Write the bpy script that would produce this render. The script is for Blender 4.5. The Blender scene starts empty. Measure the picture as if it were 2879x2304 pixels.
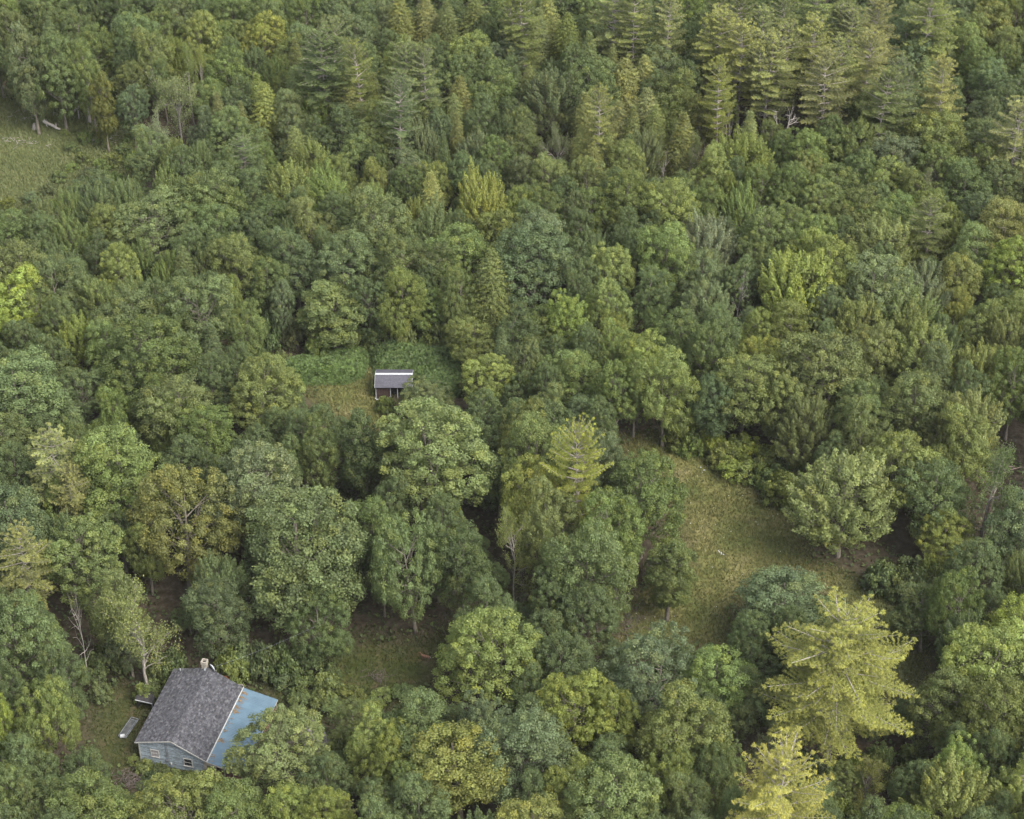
import bpy, math, random
import numpy as np
from mathutils import Vector, Matrix

# ------------------------------------------------------------------ camera, sky, sun, exposure
F_PX, CX, CY, CAM_H, PITCH = 5960.0, 1439.5, 1152.0, 170.0, math.radians(38.0)
scene = bpy.context.scene
cam_d = bpy.data.cameras.new('camera')
cam_d.sensor_width = 36.0
cam_d.lens = 36.0 * F_PX / 2879.0
cam_d.clip_start = 1.0
cam_d.clip_end = 9000.0
cam = bpy.data.objects.new('camera', cam_d)
scene.collection.objects.link(cam)
cam.location = (0, 0, CAM_H)
cam.rotation_euler = (math.pi / 2 - PITCH, 0, 0)
scene.camera = cam

SUN_TO = Vector((0.50, -0.42, 0.76)).normalized()
world = bpy.data.worlds.new('World')
scene.world = world
world.use_nodes = True
wn, wl = world.node_tree.nodes, world.node_tree.links
wn.clear()
sky = wn.new('ShaderNodeTexSky')
sky.sky_type = 'NISHITA'
sky.sun_disc = False
sky.sun_elevation = math.asin(SUN_TO.z)
sky.sun_rotation = math.atan2(SUN_TO.x, SUN_TO.y)
sky.altitude = 100
sky.air_density = 1.0
sky.dust_density = 3.0
hs = wn.new('ShaderNodeHueSaturation')
hs.inputs['Saturation'].default_value = 0.30
bg = wn.new('ShaderNodeBackground')
bg.inputs['Strength'].default_value = 0.15
wo = wn.new('ShaderNodeOutputWorld')
wl.new(sky.outputs['Color'], hs.inputs['Color'])
wl.new(hs.outputs['Color'], bg.inputs['Color'])
wl.new(bg.outputs['Background'], wo.inputs['Surface'])

sun_d = bpy.data.lights.new('sun', 'SUN')
sun_d.energy = 1.75
sun_d.angle = math.radians(35)
sun_d.color = (1.0, 0.94, 0.80)
sun = bpy.data.objects.new('sun', sun_d)
scene.collection.objects.link(sun)
sun.rotation_euler = SUN_TO.to_track_quat('Z', 'Y').to_euler()
sun.location = (0, 200, 300)

vs = scene.view_settings
vs.view_transform = 'Standard'
vs.look = 'None'
vs.gamma = 1.0
vs.use_curve_mapping = False
vs.exposure = 1.82
cy = scene.cycles
cy.max_bounces = 5
cy.diffuse_bounces = 4
cy.glossy_bounces = 2
cy.transmission_bounces = 3
cy.transparent_max_bounces = 4
cy.use_adaptive_sampling = True
cy.adaptive_threshold = 0.015
cy.use_denoising = True
cy.denoiser = 'OPENIMAGEDENOISE'
cy.denoising_input_passes = 'RGB_ALBEDO_NORMAL'
cy.denoising_prefilter = 'ACCURATE'

C = scene.collection
PI = math.pi


# ------------------------------------------------------------------ photograph to ground helpers
def ray(px, py):
    s, c = math.sin(PITCH), math.cos(PITCH)
    dx, dv = (px - CX) / F_PX, (py - CY) / F_PX
    return Vector((dx, c - s * dv, -s - c * dv))


def ground(px, py, z=0.0):
    d = ray(px, py)
    t = (z - CAM_H) / d.z
    return Vector((d.x * t, d.y * t, z))


def project(x, y, z):
    s, c = math.sin(PITCH), math.cos(PITCH)
    zz = z - CAM_H
    d = y * c - zz * s
    return CX + F_PX * x / d, CY - F_PX * (zz * c + y * s) / d, d


# ------------------------------------------------------------------ mesh helpers
def np_mesh(name, verts, faces, mat, tint=None, smooth=False):
    """verts (N,3), faces (M,k) arrays -> mesh; tint (M,2) stored per face as colour attribute"""
    me = bpy.data.meshes.new(name)
    n, (m, k) = len(verts), faces.shape
    me.vertices.add(n)
    me.vertices.foreach_set('co', np.ascontiguousarray(verts, dtype=np.float32).ravel())
    me.loops.add(m * k)
    me.loops.foreach_set('vertex_index', np.ascontiguousarray(faces, dtype=np.int32).ravel())
    me.polygons.add(m)
    me.polygons.foreach_set('loop_start', np.arange(0, m * k, k, dtype=np.int32))
    me.polygons.foreach_set('loop_total', np.full(m, k, dtype=np.int32))
    if smooth:
        me.polygons.foreach_set('use_smooth', np.ones(m, dtype=bool))
    if tint is not None:
        a = me.attributes.new('tint', 'FLOAT_VECTOR', 'FACE')
        t3 = np.zeros((m, 3), dtype=np.float32)
        t3[:, :tint.shape[1]] = tint
        a.data.foreach_set('vector', t3.ravel())
    me.update(calc_edges=True)
    me.materials.append(mat)
    return me


def unit(v):
    return v / np.maximum(np.linalg.norm(v, axis=-1, keepdims=True), 1e-9)


def leaf_mesh(name, pos, nrm, length, width, mat, rng, tint, along=None):
    n = len(pos)
    nrm = unit(nrm)
    if along is None:
        along = rng.normal(size=(n, 3))
    t = along - nrm * (along * nrm).sum(1, keepdims=True)
    t = unit(t)
    b = np.cross(nrm, t)
    L = (length * (0.7 + 0.6 * rng.random(n)))[:, None] * 0.5
    W = (width * (0.7 + 0.6 * rng.random(n)))[:, None] * 0.5
    v = np.stack([pos - t * L, pos + b * W - t * L * .1, pos + t * L, pos - b * W - t * L * .1], 1).reshape(-1, 3)
    f = np.arange(4 * n).reshape(n, 4)
    return np_mesh(name, v, f, mat, tint)


class Tubes:
    """tapered polyline tubes gathered into one mesh"""
    def __init__(self, sides=5):
        self.v, self.f, self.s, self.n = [], [], sides, 0

    def add(self, pts, radii):
        pts = np.asarray(pts, float)
        s = self.s
        k = len(pts)
        d = np.gradient(pts, axis=0)
        d = unit(d)
        ref = np.array([0., 0., 1.]) if abs(d[0][2]) < .8 else np.array([1., 0., 0.])
        ang = np.arange(s) * 2 * PI / s
        for i in range(k):
            a = unit(np.cross(d[i], ref))
            b = np.cross(d[i], a)
            self.v.append(pts[i] + radii[i] * (np.cos(ang)[:, None] * a + np.sin(ang)[:, None] * b))
        for i in range(k - 1):
            o = self.n + i * s
            for j in range(s):
                j2 = (j + 1) % s
                self.f.append((o + j, o + j2, o + s + j2, o + s + j))
        self.n += k * s

    def mesh(self, name, mat):
        return np_mesh(name, np.concatenate(self.v), np.array(self.f), mat, smooth=True)


class MB:
    """boxes, quads and prisms gathered into one mesh"""
    def __init__(self):
        self.v, self.f, self.t = [], [], []

    def box(self, c, s, rot=None, tint=None):
        o = len(self.v)
        for dx, dy, dz in ((-1, -1, -1), (1, -1, -1), (1, 1, -1), (-1, 1, -1), (-1, -1, 1), (1, -1, 1), (1, 1, 1), (-1, 1, 1)):
            p = Vector((dx * s[0] / 2, dy * s[1] / 2, dz * s[2] / 2))
            if rot is not None:
                p = rot @ p
            self.v.append(tuple(p + Vector(c)))
        for q in ((0, 3, 2, 1), (4, 5, 6, 7), (0, 1, 5, 4), (1, 2, 6, 5), (2, 3, 7, 6), (3, 0, 4, 7)):
            self.f.append(tuple(o + i for i in q))
            self.t.append(tint or (1, 0))
        return self

    def poly(self, pts, tint=None):
        o = len(self.v)
        self.v += [tuple(p) for p in pts]
        self.f.append(tuple(range(o, o + len(pts))))
        self.t.append(tint or (1, 0))
        return self

    def slab(self, pts, th, tint=None):
        """polygon pts (ccw seen from outside) thickened inwards by th along its normal"""
        P = [Vector(p) for p in pts]
        nrm = (P[1] - P[0]).cross(P[2] - P[0]).normalized()
        Q = [p - nrm * th for p in P]
        n = len(P)
        self.poly(P, tint)
        self.poly(Q[::-1], tint)
        for i in range(n):
            j = (i + 1) % n
            self.poly([P[j], P[i], Q[i], Q[j]], tint)
        return self

    def cyl(self, a, b, r, s=10, r2=None, tint=None):
        a, b = Vector(a), Vector(b)
        d = (b - a).normalized()
        x = d.orthogonal().normalized()
        y = d.cross(x)
        r2 = r if r2 is None else r2
        A = [a + (x * math.cos(i * 2 * PI / s) + y * math.sin(i * 2 * PI / s)) * r for i in range(s)]
        B = [b + (x * math.cos(i * 2 * PI / s) + y * math.sin(i * 2 * PI / s)) * r2 for i in range(s)]
        for i in range(s):
            j = (i + 1) % s
            self.poly([A[i], A[j], B[j], B[i]], tint)
        self.poly(A[::-1], tint)
        self.poly(B, tint)
        return self

    def mesh(self, name, mat, smooth=False):
        me = bpy.data.meshes.new(name)
        me.from_pydata(self.v, [], self.f)
        a = me.attributes.new('tint', 'FLOAT_VECTOR', 'FACE')
        a.data.foreach_set('vector', [c for t in self.t for c in (t[0], t[1], 0.0)])
        if smooth:
            for p in me.polygons:
                p.use_smooth = True
        me.materials.append(mat)
        me.update()
        return me

    def build(self, name, mat, parent=None, smooth=False):
        return link(name, self.mesh(name, mat, smooth), parent)


def link(name, me, parent=None, kind=None):
    o = bpy.data.objects.new(name, me)
    C.objects.link(o)
    if parent is not None:
        o.parent = parent
    if kind:
        o['kind'] = kind
    return o


def tag(o, label=None, cat=None, group=None, kind=None):
    if label:
        o['label'] = label
    if cat:
        o['category'] = cat
    if group:
        o['group'] = group
    if kind:
        o['kind'] = kind
    return o


def empty(name, loc=(0, 0, 0), rz=0.0, scale=(1, 1, 1)):
    o = bpy.data.objects.new(name, None)
    C.objects.link(o)
    o.location = loc
    o.rotation_euler = (0, 0, rz)
    o.scale = scale
    o.empty_display_size = 0.5
    return o


# ------------------------------------------------------------------ materials
def new_mat(name):
    m = bpy.data.materials.new(name)
    m.use_nodes = True
    nt = m.node_tree
    b = nt.nodes['Principled BSDF']
    b.inputs['Specular IOR Level'].default_value = 0.25
    return m, nt, b


def leaf_material(name, transl=0.36, rough=0.6, var=1.0):
    """foliage: the tree's own colour times leaf to leaf differences stored on the faces"""
    m, nt, b = new_mat(name)
    N, L = nt.nodes, nt.links
    oi = N.new('ShaderNodeObjectInfo')
    at = N.new('ShaderNodeAttribute')
    at.attribute_name = 'tint'
    sep = N.new('ShaderNodeSeparateXYZ')
    L.new(at.outputs['Vector'], sep.inputs[0])
    mul = N.new('ShaderNodeMix')
    mul.data_type = 'RGBA'
    mul.blend_type = 'MULTIPLY'
    mul.inputs['Factor'].default_value = 1.0
    mr = N.new('ShaderNodeMapRange')
    mr.inputs['To Min'].default_value = .86
    mr.inputs['To Max'].default_value = 1.16
    L.new(oi.outputs['Random'], mr.inputs['Value'])
    vm = N.new('ShaderNodeVectorMath')
    vm.operation = 'SCALE'
    L.new(oi.outputs['Color'], vm.inputs[0])
    L.new(mr.outputs[0], vm.inputs['Scale'])
    L.new(vm.outputs[0], mul.inputs['A'])
    comb = N.new('ShaderNodeCombineXYZ')
    for i in range(3):
        L.new(sep.outputs['X'], comb.inputs[i])
    L.new(comb.outputs[0], mul.inputs['B'])
    yl = N.new('ShaderNodeMix')
    yl.data_type = 'RGBA'
    yl.blend_type = 'MULTIPLY'
    L.new(sep.outputs['Y'], yl.inputs['Factor'])
    L.new(mul.outputs['Result'], yl.inputs['A'])
    yl.inputs['B'].default_value = (1.6, 1.28, 0.7, 1)
    L.new(yl.outputs['Result'], b.inputs['Base Color'])
    b.inputs['Roughness'].default_value = rough
    tr = N.new('ShaderNodeBsdfTranslucent')
    g2 = N.new('ShaderNodeMix')
    g2.data_type = 'RGBA'
    g2.blend_type = 'MULTIPLY'
    g2.inputs['Factor'].default_value = 1.0
    L.new(yl.outputs['Result'], g2.inputs['A'])
    g2.inputs['B'].default_value = (1.35, 1.45, 0.7, 1)
    L.new(g2.outputs['Result'], tr.inputs['Color'])
    mx = N.new('ShaderNodeMixShader')
    mx.inputs[0].default_value = transl
    L.new(b.outputs[0], mx.inputs[1])
    L.new(tr.outputs[0], mx.inputs[2])
    L.new(mx.outputs[0], N['Material Output'].inputs['Surface'])
    return m


def noise_mat(name, c1, c2, scale=3.0, detail=5.0, rough=0.8, c3=None, scale3=0.4, bump=0.0, use_tint=False, stretch=None, spec=0.25, metallic=0.0, lo=0.35, hi=0.65):
    m, nt, b = new_mat(name)
    N, L = nt.nodes, nt.links
    tc = N.new('ShaderNodeTexCoord')
    src = tc.outputs['Object']
    if stretch:
        mp = N.new('ShaderNodeMapping')
        mp.inputs['Scale'].default_value = stretch
        L.new(src, mp.inputs[0])
        src = mp.outputs[0]
    no = N.new('ShaderNodeTexNoise')
    no.inputs['Scale'].default_value = scale
    no.inputs['Detail'].default_value = detail
    L.new(src, no.inputs['Vector'])
    cr = N.new('ShaderNodeValToRGB')
    cr.color_ramp.elements[0].position = lo
    cr.color_ramp.elements[1].position = hi
    cr.color_ramp.elements[0].color = (*c1, 1)
    cr.color_ramp.elements[1].color = (*c2, 1)
    L.new(no.outputs['Fac'], cr.inputs[0])
    out = cr.outputs[0]
    if c3:
        n3 = N.new('ShaderNodeTexNoise')
        n3.inputs['Scale'].default_value = scale3
        n3.inputs['Detail'].default_value = 4
        L.new(src, n3.inputs['Vector'])
        r3 = N.new('ShaderNodeValToRGB')
        r3.color_ramp.elements[0].position = .5
        r3.color_ramp.elements[1].position = .62
        L.new(n3.outputs['Fac'], r3.inputs[0])
        mx = N.new('ShaderNodeMix')
        mx.data_type = 'RGBA'
        L.new(r3.outputs[0], mx.inputs['Factor'])
        L.new(out, mx.inputs['A'])
        mx.inputs['B'].default_value = (*c3, 1)
        out = mx.outputs['Result']
    if use_tint:
        at = N.new('ShaderNodeAttribute')
        at.attribute_name = 'tint'
        sep = N.new('ShaderNodeSeparateXYZ')
        L.new(at.outputs['Vector'], sep.inputs[0])
        cb = N.new('ShaderNodeCombineXYZ')
        for i in range(3):
            L.new(sep.outputs['X'], cb.inputs[i])
        mt = N.new('ShaderNodeMix')
        mt.data_type = 'RGBA'
        mt.blend_type = 'MULTIPLY'
        mt.inputs['Factor'].default_value = 1
        L.new(out, mt.inputs['A'])
        L.new(cb.outputs[0], mt.inputs['B'])
        out = mt.outputs['Result']
    L.new(out, b.inputs['Base Color'])
    b.inputs['Roughness'].default_value = rough
    b.inputs['Specular IOR Level'].default_value = spec
    b.inputs['Metallic'].default_value = metallic
    if bump:
        bp = N.new('ShaderNodeBump')
        bp.inputs['Strength'].default_value = bump
        bp.inputs['Distance'].default_value = 0.05
        L.new(no.outputs['Fac'], bp.inputs['Height'])
        L.new(bp.outputs[0], b.inputs['Normal'])
    return m


LEAF = leaf_material('broadleaf_foliage')
NEEDLE = leaf_material('needle_foliage', transl=0.22, rough=0.55)
BARK = noise_mat('bark', (.075, .064, .052), (.18, .158, .135), 4, stretch=(3, 3, .6))
BARK_PALE = noise_mat('pale_bark', (.15, .13, .11), (.34, .31, .27), 3, stretch=(3, 3, .8))
DEADWOOD = noise_mat('dead_wood', (.20, .18, .165), (.38, .35, .32), 4, stretch=(3, 3, .7))
GREYBARK = noise_mat('grey_bark', (.10, .09, .08), (.24, .22, .195), 3, stretch=(3, 3, .8))
GRASSM = leaf_material('grass_blades', transl=0.2, rough=0.7)


# ------------------------------------------------------------------ tree meshes
def clump_leaves(rng, cen, rad, out, n, flat=0.85, bias=0.55):
    """leaves on the outer shells of clumps; cen (K,3) rad (K,) out (K,3)"""
    K = len(cen)
    idx = np.repeat(np.arange(K), n)
    d = unit(rng.normal(size=(K * n, 3)) + out[idx] * bias * 1.6 + np.array([0, 0, bias]))
    rr = rad[idx] * (0.45 + 0.75 * rng.random(K * n) ** 0.8)
    rr = rr * (1 + .55 * np.clip((d * out[idx]).sum(1), 0, 1) * rng.random(K)[idx])
    p = cen[idx] + d * rr[:, None] * np.array([1, 1, flat])
    nrm = unit(d + rng.normal(size=d.shape) * 0.55)
    return idx, p, nrm


def tints(rng, idx, K, vk=0.14, vl=0.15, yk=0.16):
    bk = rng.normal(1.0, vk, K)
    yy = np.clip(rng.normal(0.08, yk, K), 0, 1)
    br = np.clip(bk[idx] * rng.normal(1.0, vl, len(idx)), .45, 1.8)
    return np.stack([br, np.clip(yy[idx] + rng.normal(0, .08, len(idx)), 0, 1)], 1)


def trunk_and_limbs(rng, H, zb, targets, r0=0.28, mat=BARK, lean=0.0, name='trunk'):
    T = Tubes(6)
    k = 7
    zs = np.linspace(0, H * .86, k)
    wob = np.cumsum(rng.normal(0, .10, (k, 2)), axis=0) * (zs[:, None] / H)
    pts = np.column_stack([wob[:, 0] + lean * zs, wob[:, 1], zs])
    T.add(pts, np.linspace(r0, r0 * .22, k) * np.where(zs < .5, 1.35, 1))
    T.s = 5
    for t in targets:
        zt = max(zb * .75, t[2] - np.hypot(t[0], t[1]) * rng.uniform(.7, 1.1))
        zt = min(zt, H * .8)
        i = np.interp(zt, zs, np.arange(k))
        b = np.array([np.interp(zt, zs, pts[:, 0]), np.interp(zt, zs, pts[:, 1]), zt])
        mid = (b + t) / 2 + rng.normal(0, .25, 3) + np.array([0, 0, -.25])
        rr = r0 * (1 - .7 * zt / H) * .55
        T.add([b, mid, t], [rr, rr * .65, rr * .25])
        for _ in range(2):
            e = t + unit(rng.normal(size=3) + np.array([0, 0, .6])) * rng.uniform(.8, 1.5)
            T.add([mid, (mid + e) / 2 + rng.normal(0, .1, 3), e], [rr * .5, rr * .35, rr * .12])
    return T


def make_clumpy(seed, R=5.2, H=16.0, zb=2.6, nl=16, nc=32, nleaf=135, rc=0.58, leaf=(.225, .150), top=1.0):
    rng = np.random.default_rng(seed)
    zc = zb + (H - zb) * 0.46
    au, ad = H - zc, zc - zb
    # boughs spread over the dome
    k = np.arange(nl) + .5
    el = 1 - k / nl * 1.5
    az = k * 2.399963 + rng.uniform(0, 6.28)
    dd = np.column_stack([np.cos(az) * np.sqrt(1 - el ** 2), np.sin(az) * np.sqrt(1 - el ** 2), el]) + rng.normal(0, .24, (nl, 3))
    dd = unit(dd)
    rl = R * rng.uniform(.30, .52, nl)
    rad = rng.uniform(.66, 1.20, nl)
    dd[:, :2] += rng.normal(0, .10, 2)
    pos = np.column_stack([dd[:, 0] * (R - rl) * rad, dd[:, 1] * (R - rl) * rad,
                           zc + np.where(dd[:, 2] > 0, dd[:, 2] * (au - rl * .75) * np.clip(rad, .7, 1.08), dd[:, 2] * (ad - rl * .4))])
    cen, rr, out = [], [], []
    for i in range(nl):
        o = unit(pos[i] - np.array([0, 0, zc - 1.5]))
        d = unit(rng.normal(size=(nc * 3, 3)) + o * 1.1 + np.array([0, 0, .35]))
        keep = []
        for v in d:     # spread the clumps
            if all(np.dot(v, w) < .88 for w in keep):
                keep.append(v)
            if len(keep) >= nc:
                break
        for v in keep:
            r = rc * rng.uniform(.7, 1.25)
            p = pos[i] + v * (rl[i] - r * .45) * np.array([1, 1, .9])
            inside = sum(np.linalg.norm((p - pos[j]) / (rl[j] * .72)) < 1 for j in range(nl) if j != i)
            if inside and rng.random() < .85:
                continue
            cen.append(p); rr.append(r); out.append(unit(v + o * .5))
    cen, rr, out = np.array(cen), np.array(rr), np.array(out)
    idx, p, nrm = clump_leaves(rng, cen, rr, out, nleaf)
    tn = tints(rng, idx, len(cen))
    # dark inner fill of bigger leaf sprays
    m = 2200
    j = rng.integers(0, nl, m)
    q = pos[j] + unit(rng.normal(size=(m, 3))) * (rl[j] * .65 * rng.random(m) ** .4)[:, None]
    p = np.vstack([p, q]); nrm = np.vstack([nrm, rng.normal(size=(m, 3)) + [0, 0, .5]])
    tn = np.vstack([tn, np.column_stack([np.full(m, .95), np.full(m, .1)])])
    crown = leaf_mesh('crown', p, nrm, leaf[0], leaf[1], LEAF, rng, tn)
    T = trunk_and_limbs(rng, H, zb, pos)
    return dict(crown=crown, trunk=T.mesh('trunk', BARK), R=R, H=H, zb=zb, zc=zc)


def make_spray(seed, R=4.6, H=14.0, zb=3.0, ns=210, nleaf=150, leaf=(.26, .13), slen=2.3, upright=.8, srad=.42):
    rng = np.random.default_rng(seed)
    zc = zb + (H - zb) * .42
    au, ad = H - zc, zc - zb
    k = np.arange(ns) + .5
    el = 1 - k / ns * 1.45
    az = k * 2.399963
    d = np.column_stack([np.cos(az) * np.sqrt(1 - el ** 2), np.sin(az) * np.sqrt(1 - el ** 2), el])
    d = unit(d + rng.normal(0, .10, d.shape))
    lump = 1 + .13 * np.sin(az * 1 + seed) * np.cos(el * 5 + seed) + rng.normal(0, .07, ns)
    tip = np.column_stack([d[:, 0] * R * lump, d[:, 1] * R * lump, zc + np.where(d[:, 2] > 0, d[:, 2] * au, d[:, 2] * ad) * lump])
    ax = unit(d * .75 + np.array([0, 0, upright]) + rng.normal(0, .12, d.shape))
    L = slen * rng.uniform(.7, 1.3, ns)
    idx = np.repeat(np.arange(ns), nleaf)
    m = len(idx)
    t = rng.random(m) ** .8          # 0 tip .. 1 base
    rad = srad * (.25 + 1.0 * np.sin(np.clip(t * 2.2, 0, PI / 2))) * rng.uniform(.4, 1.05, m)
    off = rng.normal(size=(m, 3)); off = unit(off - ax[idx] * (off * ax[idx]).sum(1, keepdims=True))
    p = tip[idx] - ax[idx] * (t * L[idx])[:, None] + off * rad[:, None]
    nrm = unit(off + d[idx] * .35 + np.array([0, 0, .5]) + rng.normal(size=off.shape) * .45)
    tn = tints(rng, idx, ns, .15, .15)
    q = unit(rng.normal(size=(1800, 3))) * rng.random((1800, 1)) ** .4 * np.array([R * .62, R * .62, (H - zb) * .36]) + [0, 0, zc - .3]
    p = np.vstack([p, q]); nrm = np.vstack([nrm, rng.normal(size=q.shape)])
    al = np.vstack([ax[idx] + rng.normal(size=(m, 3)) * .45, rng.normal(size=q.shape)])
    tn = np.vstack([tn, np.tile([.95, .1], (1800, 1))])
    crown = leaf_mesh('crown', p, nrm, leaf[0], leaf[1], LEAF, rng, tn, along=al)
    base = tip - ax * (L * 1.0)[:, None]
    T = trunk_and_limbs(rng, H, zb, base[::9], r0=.2)
    for a, b_ in zip(base[::3], tip[::3]):
        T.add([a * .8 + np.array([0, 0, a[2] * .2]), a, b_], [.05, .035, .012])
    return dict(crown=crown, trunk=T.mesh('trunk', BARK), R=R, H=H, zb=zb, zc=zc)


def make_conical(seed, R=2.7, H=13.0, zb=1.2, ns=520, nleaf=60, droop=-.25, power=.75, leaf=(.20, .095)):
    rng = np.random.default_rng(seed)
    k = np.arange(ns) + .5
    u = (k / ns)                       # 0 top..1 bottom
    z = H - (H - zb) * u ** .72
    az = k * 2.399963
    prof = np.clip(((H - z) / (H - zb)), 0, 1)
    r = R * (np.sin(prof ** power * PI * .62) / np.sin(PI * .62 * .8)).clip(0, 1.03) * (1 + .14 * np.sin(az * 1.0 + seed) * np.sin(z * 1.3 + seed)) * rng.uniform(.78, 1.12, ns) + .08
    tip = np.column_stack([np.cos(az) * r, np.sin(az) * r, z])
    ax = unit(np.column_stack([np.cos(az), np.sin(az), np.full(ns, droop) + .5 * (1 - prof)]) + rng.normal(0, .12, (ns, 3)))
    idx = np.repeat(np.arange(ns), nleaf)
    m = len(idx)
    t = rng.random(m) ** .9
    L = (.55 + .5 * r[idx]) * rng.uniform(.8, 1.1, m)
    off = rng.normal(size=(m, 3)) * np.array([1, 1, .55])
    p = tip[idx] - ax[idx] * (t * L)[:, None] + off * (.10 + .17 * t)[:, None]
    nrm = unit(np.array([0, 0, .8]) + ax[idx] * .7 + rng.normal(size=off.shape) * .5)
    tn = tints(rng, idx, ns, .15, .13)
    crown = leaf_mesh('crown', p, nrm, leaf[0], leaf[1], NEEDLE, rng, tn, along=ax[idx] + rng.normal(size=off.shape) * .4)
    T = Tubes(6)
    T.add([[0, 0, 0], [.05, 0, H * .5], [0, 0, H * .97]], [.2, .12, .02])
    T.s = 3
    for i in range(0, ns, 6):
        T.add([[0, 0, z[i] - .2 * r[i]], tip[i]], [.035, .01])
    return dict(crown=crown, trunk=T.mesh('trunk', BARK), R=R, H=H, zb=zb, zc=(H + zb) / 2, cone=True)


def make_pine(seed, R=4.6, H=20.0, zb=6.5, whorl=.85, tuft_n=15, tuft_step=.34, dead_from=3.5, leaders=1, up=.18, leaf=(.30, .06), irr=.35, dens=1.0, name='pine'):
    """white pine: whorls of long level boughs carrying flat plumes of needle tufts"""
    rng = np.random.default_rng(seed)
    T = Tubes(7)
    zs = np.linspace(0, H * .985, 9)
    wob = np.cumsum(rng.normal(0, .09, (9, 2)), axis=0) * (zs[:, None] / H)
    stems = [(np.column_stack([wob, zs]), zb, H)]
    T.add(stems[0][0], np.linspace(.34, .04, 9))
    for l in range(leaders - 1):
        a = rng.uniform(0, 6.28)
        z0 = H * rng.uniform(.45, .6)
        o = np.array([np.cos(a), np.sin(a)]) * rng.uniform(1.6, 2.6)
        zz = np.linspace(z0, H * rng.uniform(.86, .95), 5)
        xy = np.outer(np.array([0, .55, .85, 1, 1.05]), o)
        st = np.column_stack([xy, zz])
        stems.append((st, z0 + 1.5, zz[-1]))
        T.add(st, np.linspace(.16, .03, 5))
    P, A, CL, YT = [], [], [], []
    nb = 0
    T.s = 4
    for si, (st, z0, z1) in enumerate(stems):
        z = z1 - .12
        while z > (dead_from if si == 0 else z0):
            live = z > z0
            prof = (z1 - z) / (H - zb)
            Lm = R * (1 - np.exp(-prof * 4.6)) * (1.0 if prof < .7 else max(.6, 1 - (prof - .7) * 1.2)) + .45
            if si:
                Lm *= .62
            c = np.array([np.interp(z, st[:, 2], st[:, 0]), np.interp(z, st[:, 2], st[:, 1]), z])
            a0 = rng.uniform(0, 6.28)
            n = rng.integers(5, 7) if live else rng.integers(3, 5)
            for b in range(n):
                a = a0 + b * 2 * PI / n + rng.normal(0, .25)
                L = Lm * rng.uniform(1 - irr, 1.1)
                if not live:
                    L *= rng.uniform(.4, .75)
                rise = up + .9 * max(0, 1 - prof * 3.4) + rng.normal(0, .05)
                d = np.array([np.cos(a), np.sin(a), 0])
                cb = c + [0, 0, rng.normal(0, .10)]
                q = [cb, cb + d * L * .5 + [0, 0, L * rise * .42 - (.05 * L if prof > .4 else 0)], cb + d * L + [0, 0, L * rise]]
                r0 = .03 + .016 * L
                T.add(q, [r0, r0 * .6, r0 * .2])
                if not live:
                    continue
                nb += 1
                side = np.array([-np.sin(a), np.cos(a), 0])
                # side twigs with finger-like plumes
                ntw = max(2, int(L / .62))
                for s in np.linspace(.28, 1.0, ntw):
                    pc = cb * (1 - s) + q[2] * s + np.array([0, 0, -.10 * L * s * (1 - s)])
                    lw = (.30 + .30 * L * (1.12 - s)) * rng.uniform(.75, 1.2)
                    for sg in ((-1, 1) if s < .99 else (-.6, 0, .6)):
                        dv = unit(side * sg + d * rng.uniform(.5, .9) * (1 if s < .99 else 1.6))
                        nt_ = max(2, int(lw / tuft_step * 1.5 * dens))
                        for k in range(nt_):
                            f = (k + .6) / nt_
                            P.append(pc + dv * lw * f + [0, 0, .16 * lw * f + rng.normal(0, .04)])
                            A.append(unit(dv * .8 + [0, 0, .9]))
                            CL.append(nb)
                            YT.append(.02 + .42 * f * s)  # warm light on the bough tips, put into the tuft colour as yellow
            z -= whorl * rng.uniform(.75, 1.25) * (.45 if prof < .12 else .8 if prof < .3 else 1)
    P, A, CL, YT = np.array(P), np.array(A), np.array(CL), np.array(YT)
    K = len(P)
    idx = np.repeat(np.arange(K), tuft_n)
    m = len(idx)
    dirs = unit(A[idx] * .8 + rng.normal(size=(m, 3)) * np.array([.8, .8, .45]))
    p = P[idx] + dirs * rng.uniform(.06, .22, m)[:, None]
    nrm = unit(rng.normal(size=(m, 3)) * .6 + [0, 0, 1])
    tn = tints(rng, CL[idx], nb + 1, .17, .16, .1)
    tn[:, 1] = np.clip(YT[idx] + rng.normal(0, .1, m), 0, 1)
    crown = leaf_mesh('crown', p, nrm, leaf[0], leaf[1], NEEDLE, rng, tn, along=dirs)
    Re = float(np.percentile(np.hypot(P[:, 0], P[:, 1]), 90))
    print('pine', seed, 'needles', m, 'R', Re)
    return dict(crown=crown, trunk=T.mesh('trunk', BARK_PALE), R=Re, H=H, zb=zb, zc=(H + zb) / 2, cone=True)


def branch_tree(rng, T, p, d, L, r, depth, ends, spread=.55, kids=3, up=.15):
    k = 4
    pts = [p]
    dd = d.copy()
    for i in range(k):
        dd = unit(dd + rng.normal(0, .13, 3) + np.array([0, 0, up * .25]))
        pts.append(pts[-1] + dd * L / k)
    T.add(pts, np.linspace(r, r * .5, k + 1))
    if depth == 0:
        ends.append((pts[-1], dd)); ends.append((pts[-2], dd)); ends.append((pts[2], dd))
        return
    for c in range(kids + (depth > 1)):
        s = rng.uniform(.35, 1.0) if c else 1.0
        i = min(k, max(1, int(round(s * k))))
        nd = unit(dd + rng.normal(0, spread, 3) + np.array([0, 0, up]))
        branch_tree(rng, T, pts[i], nd, L * rng.uniform(.55, .78), r * .5 * rng.uniform(.8, 1.1), depth - 1, ends, spread, kids, up)


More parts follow.
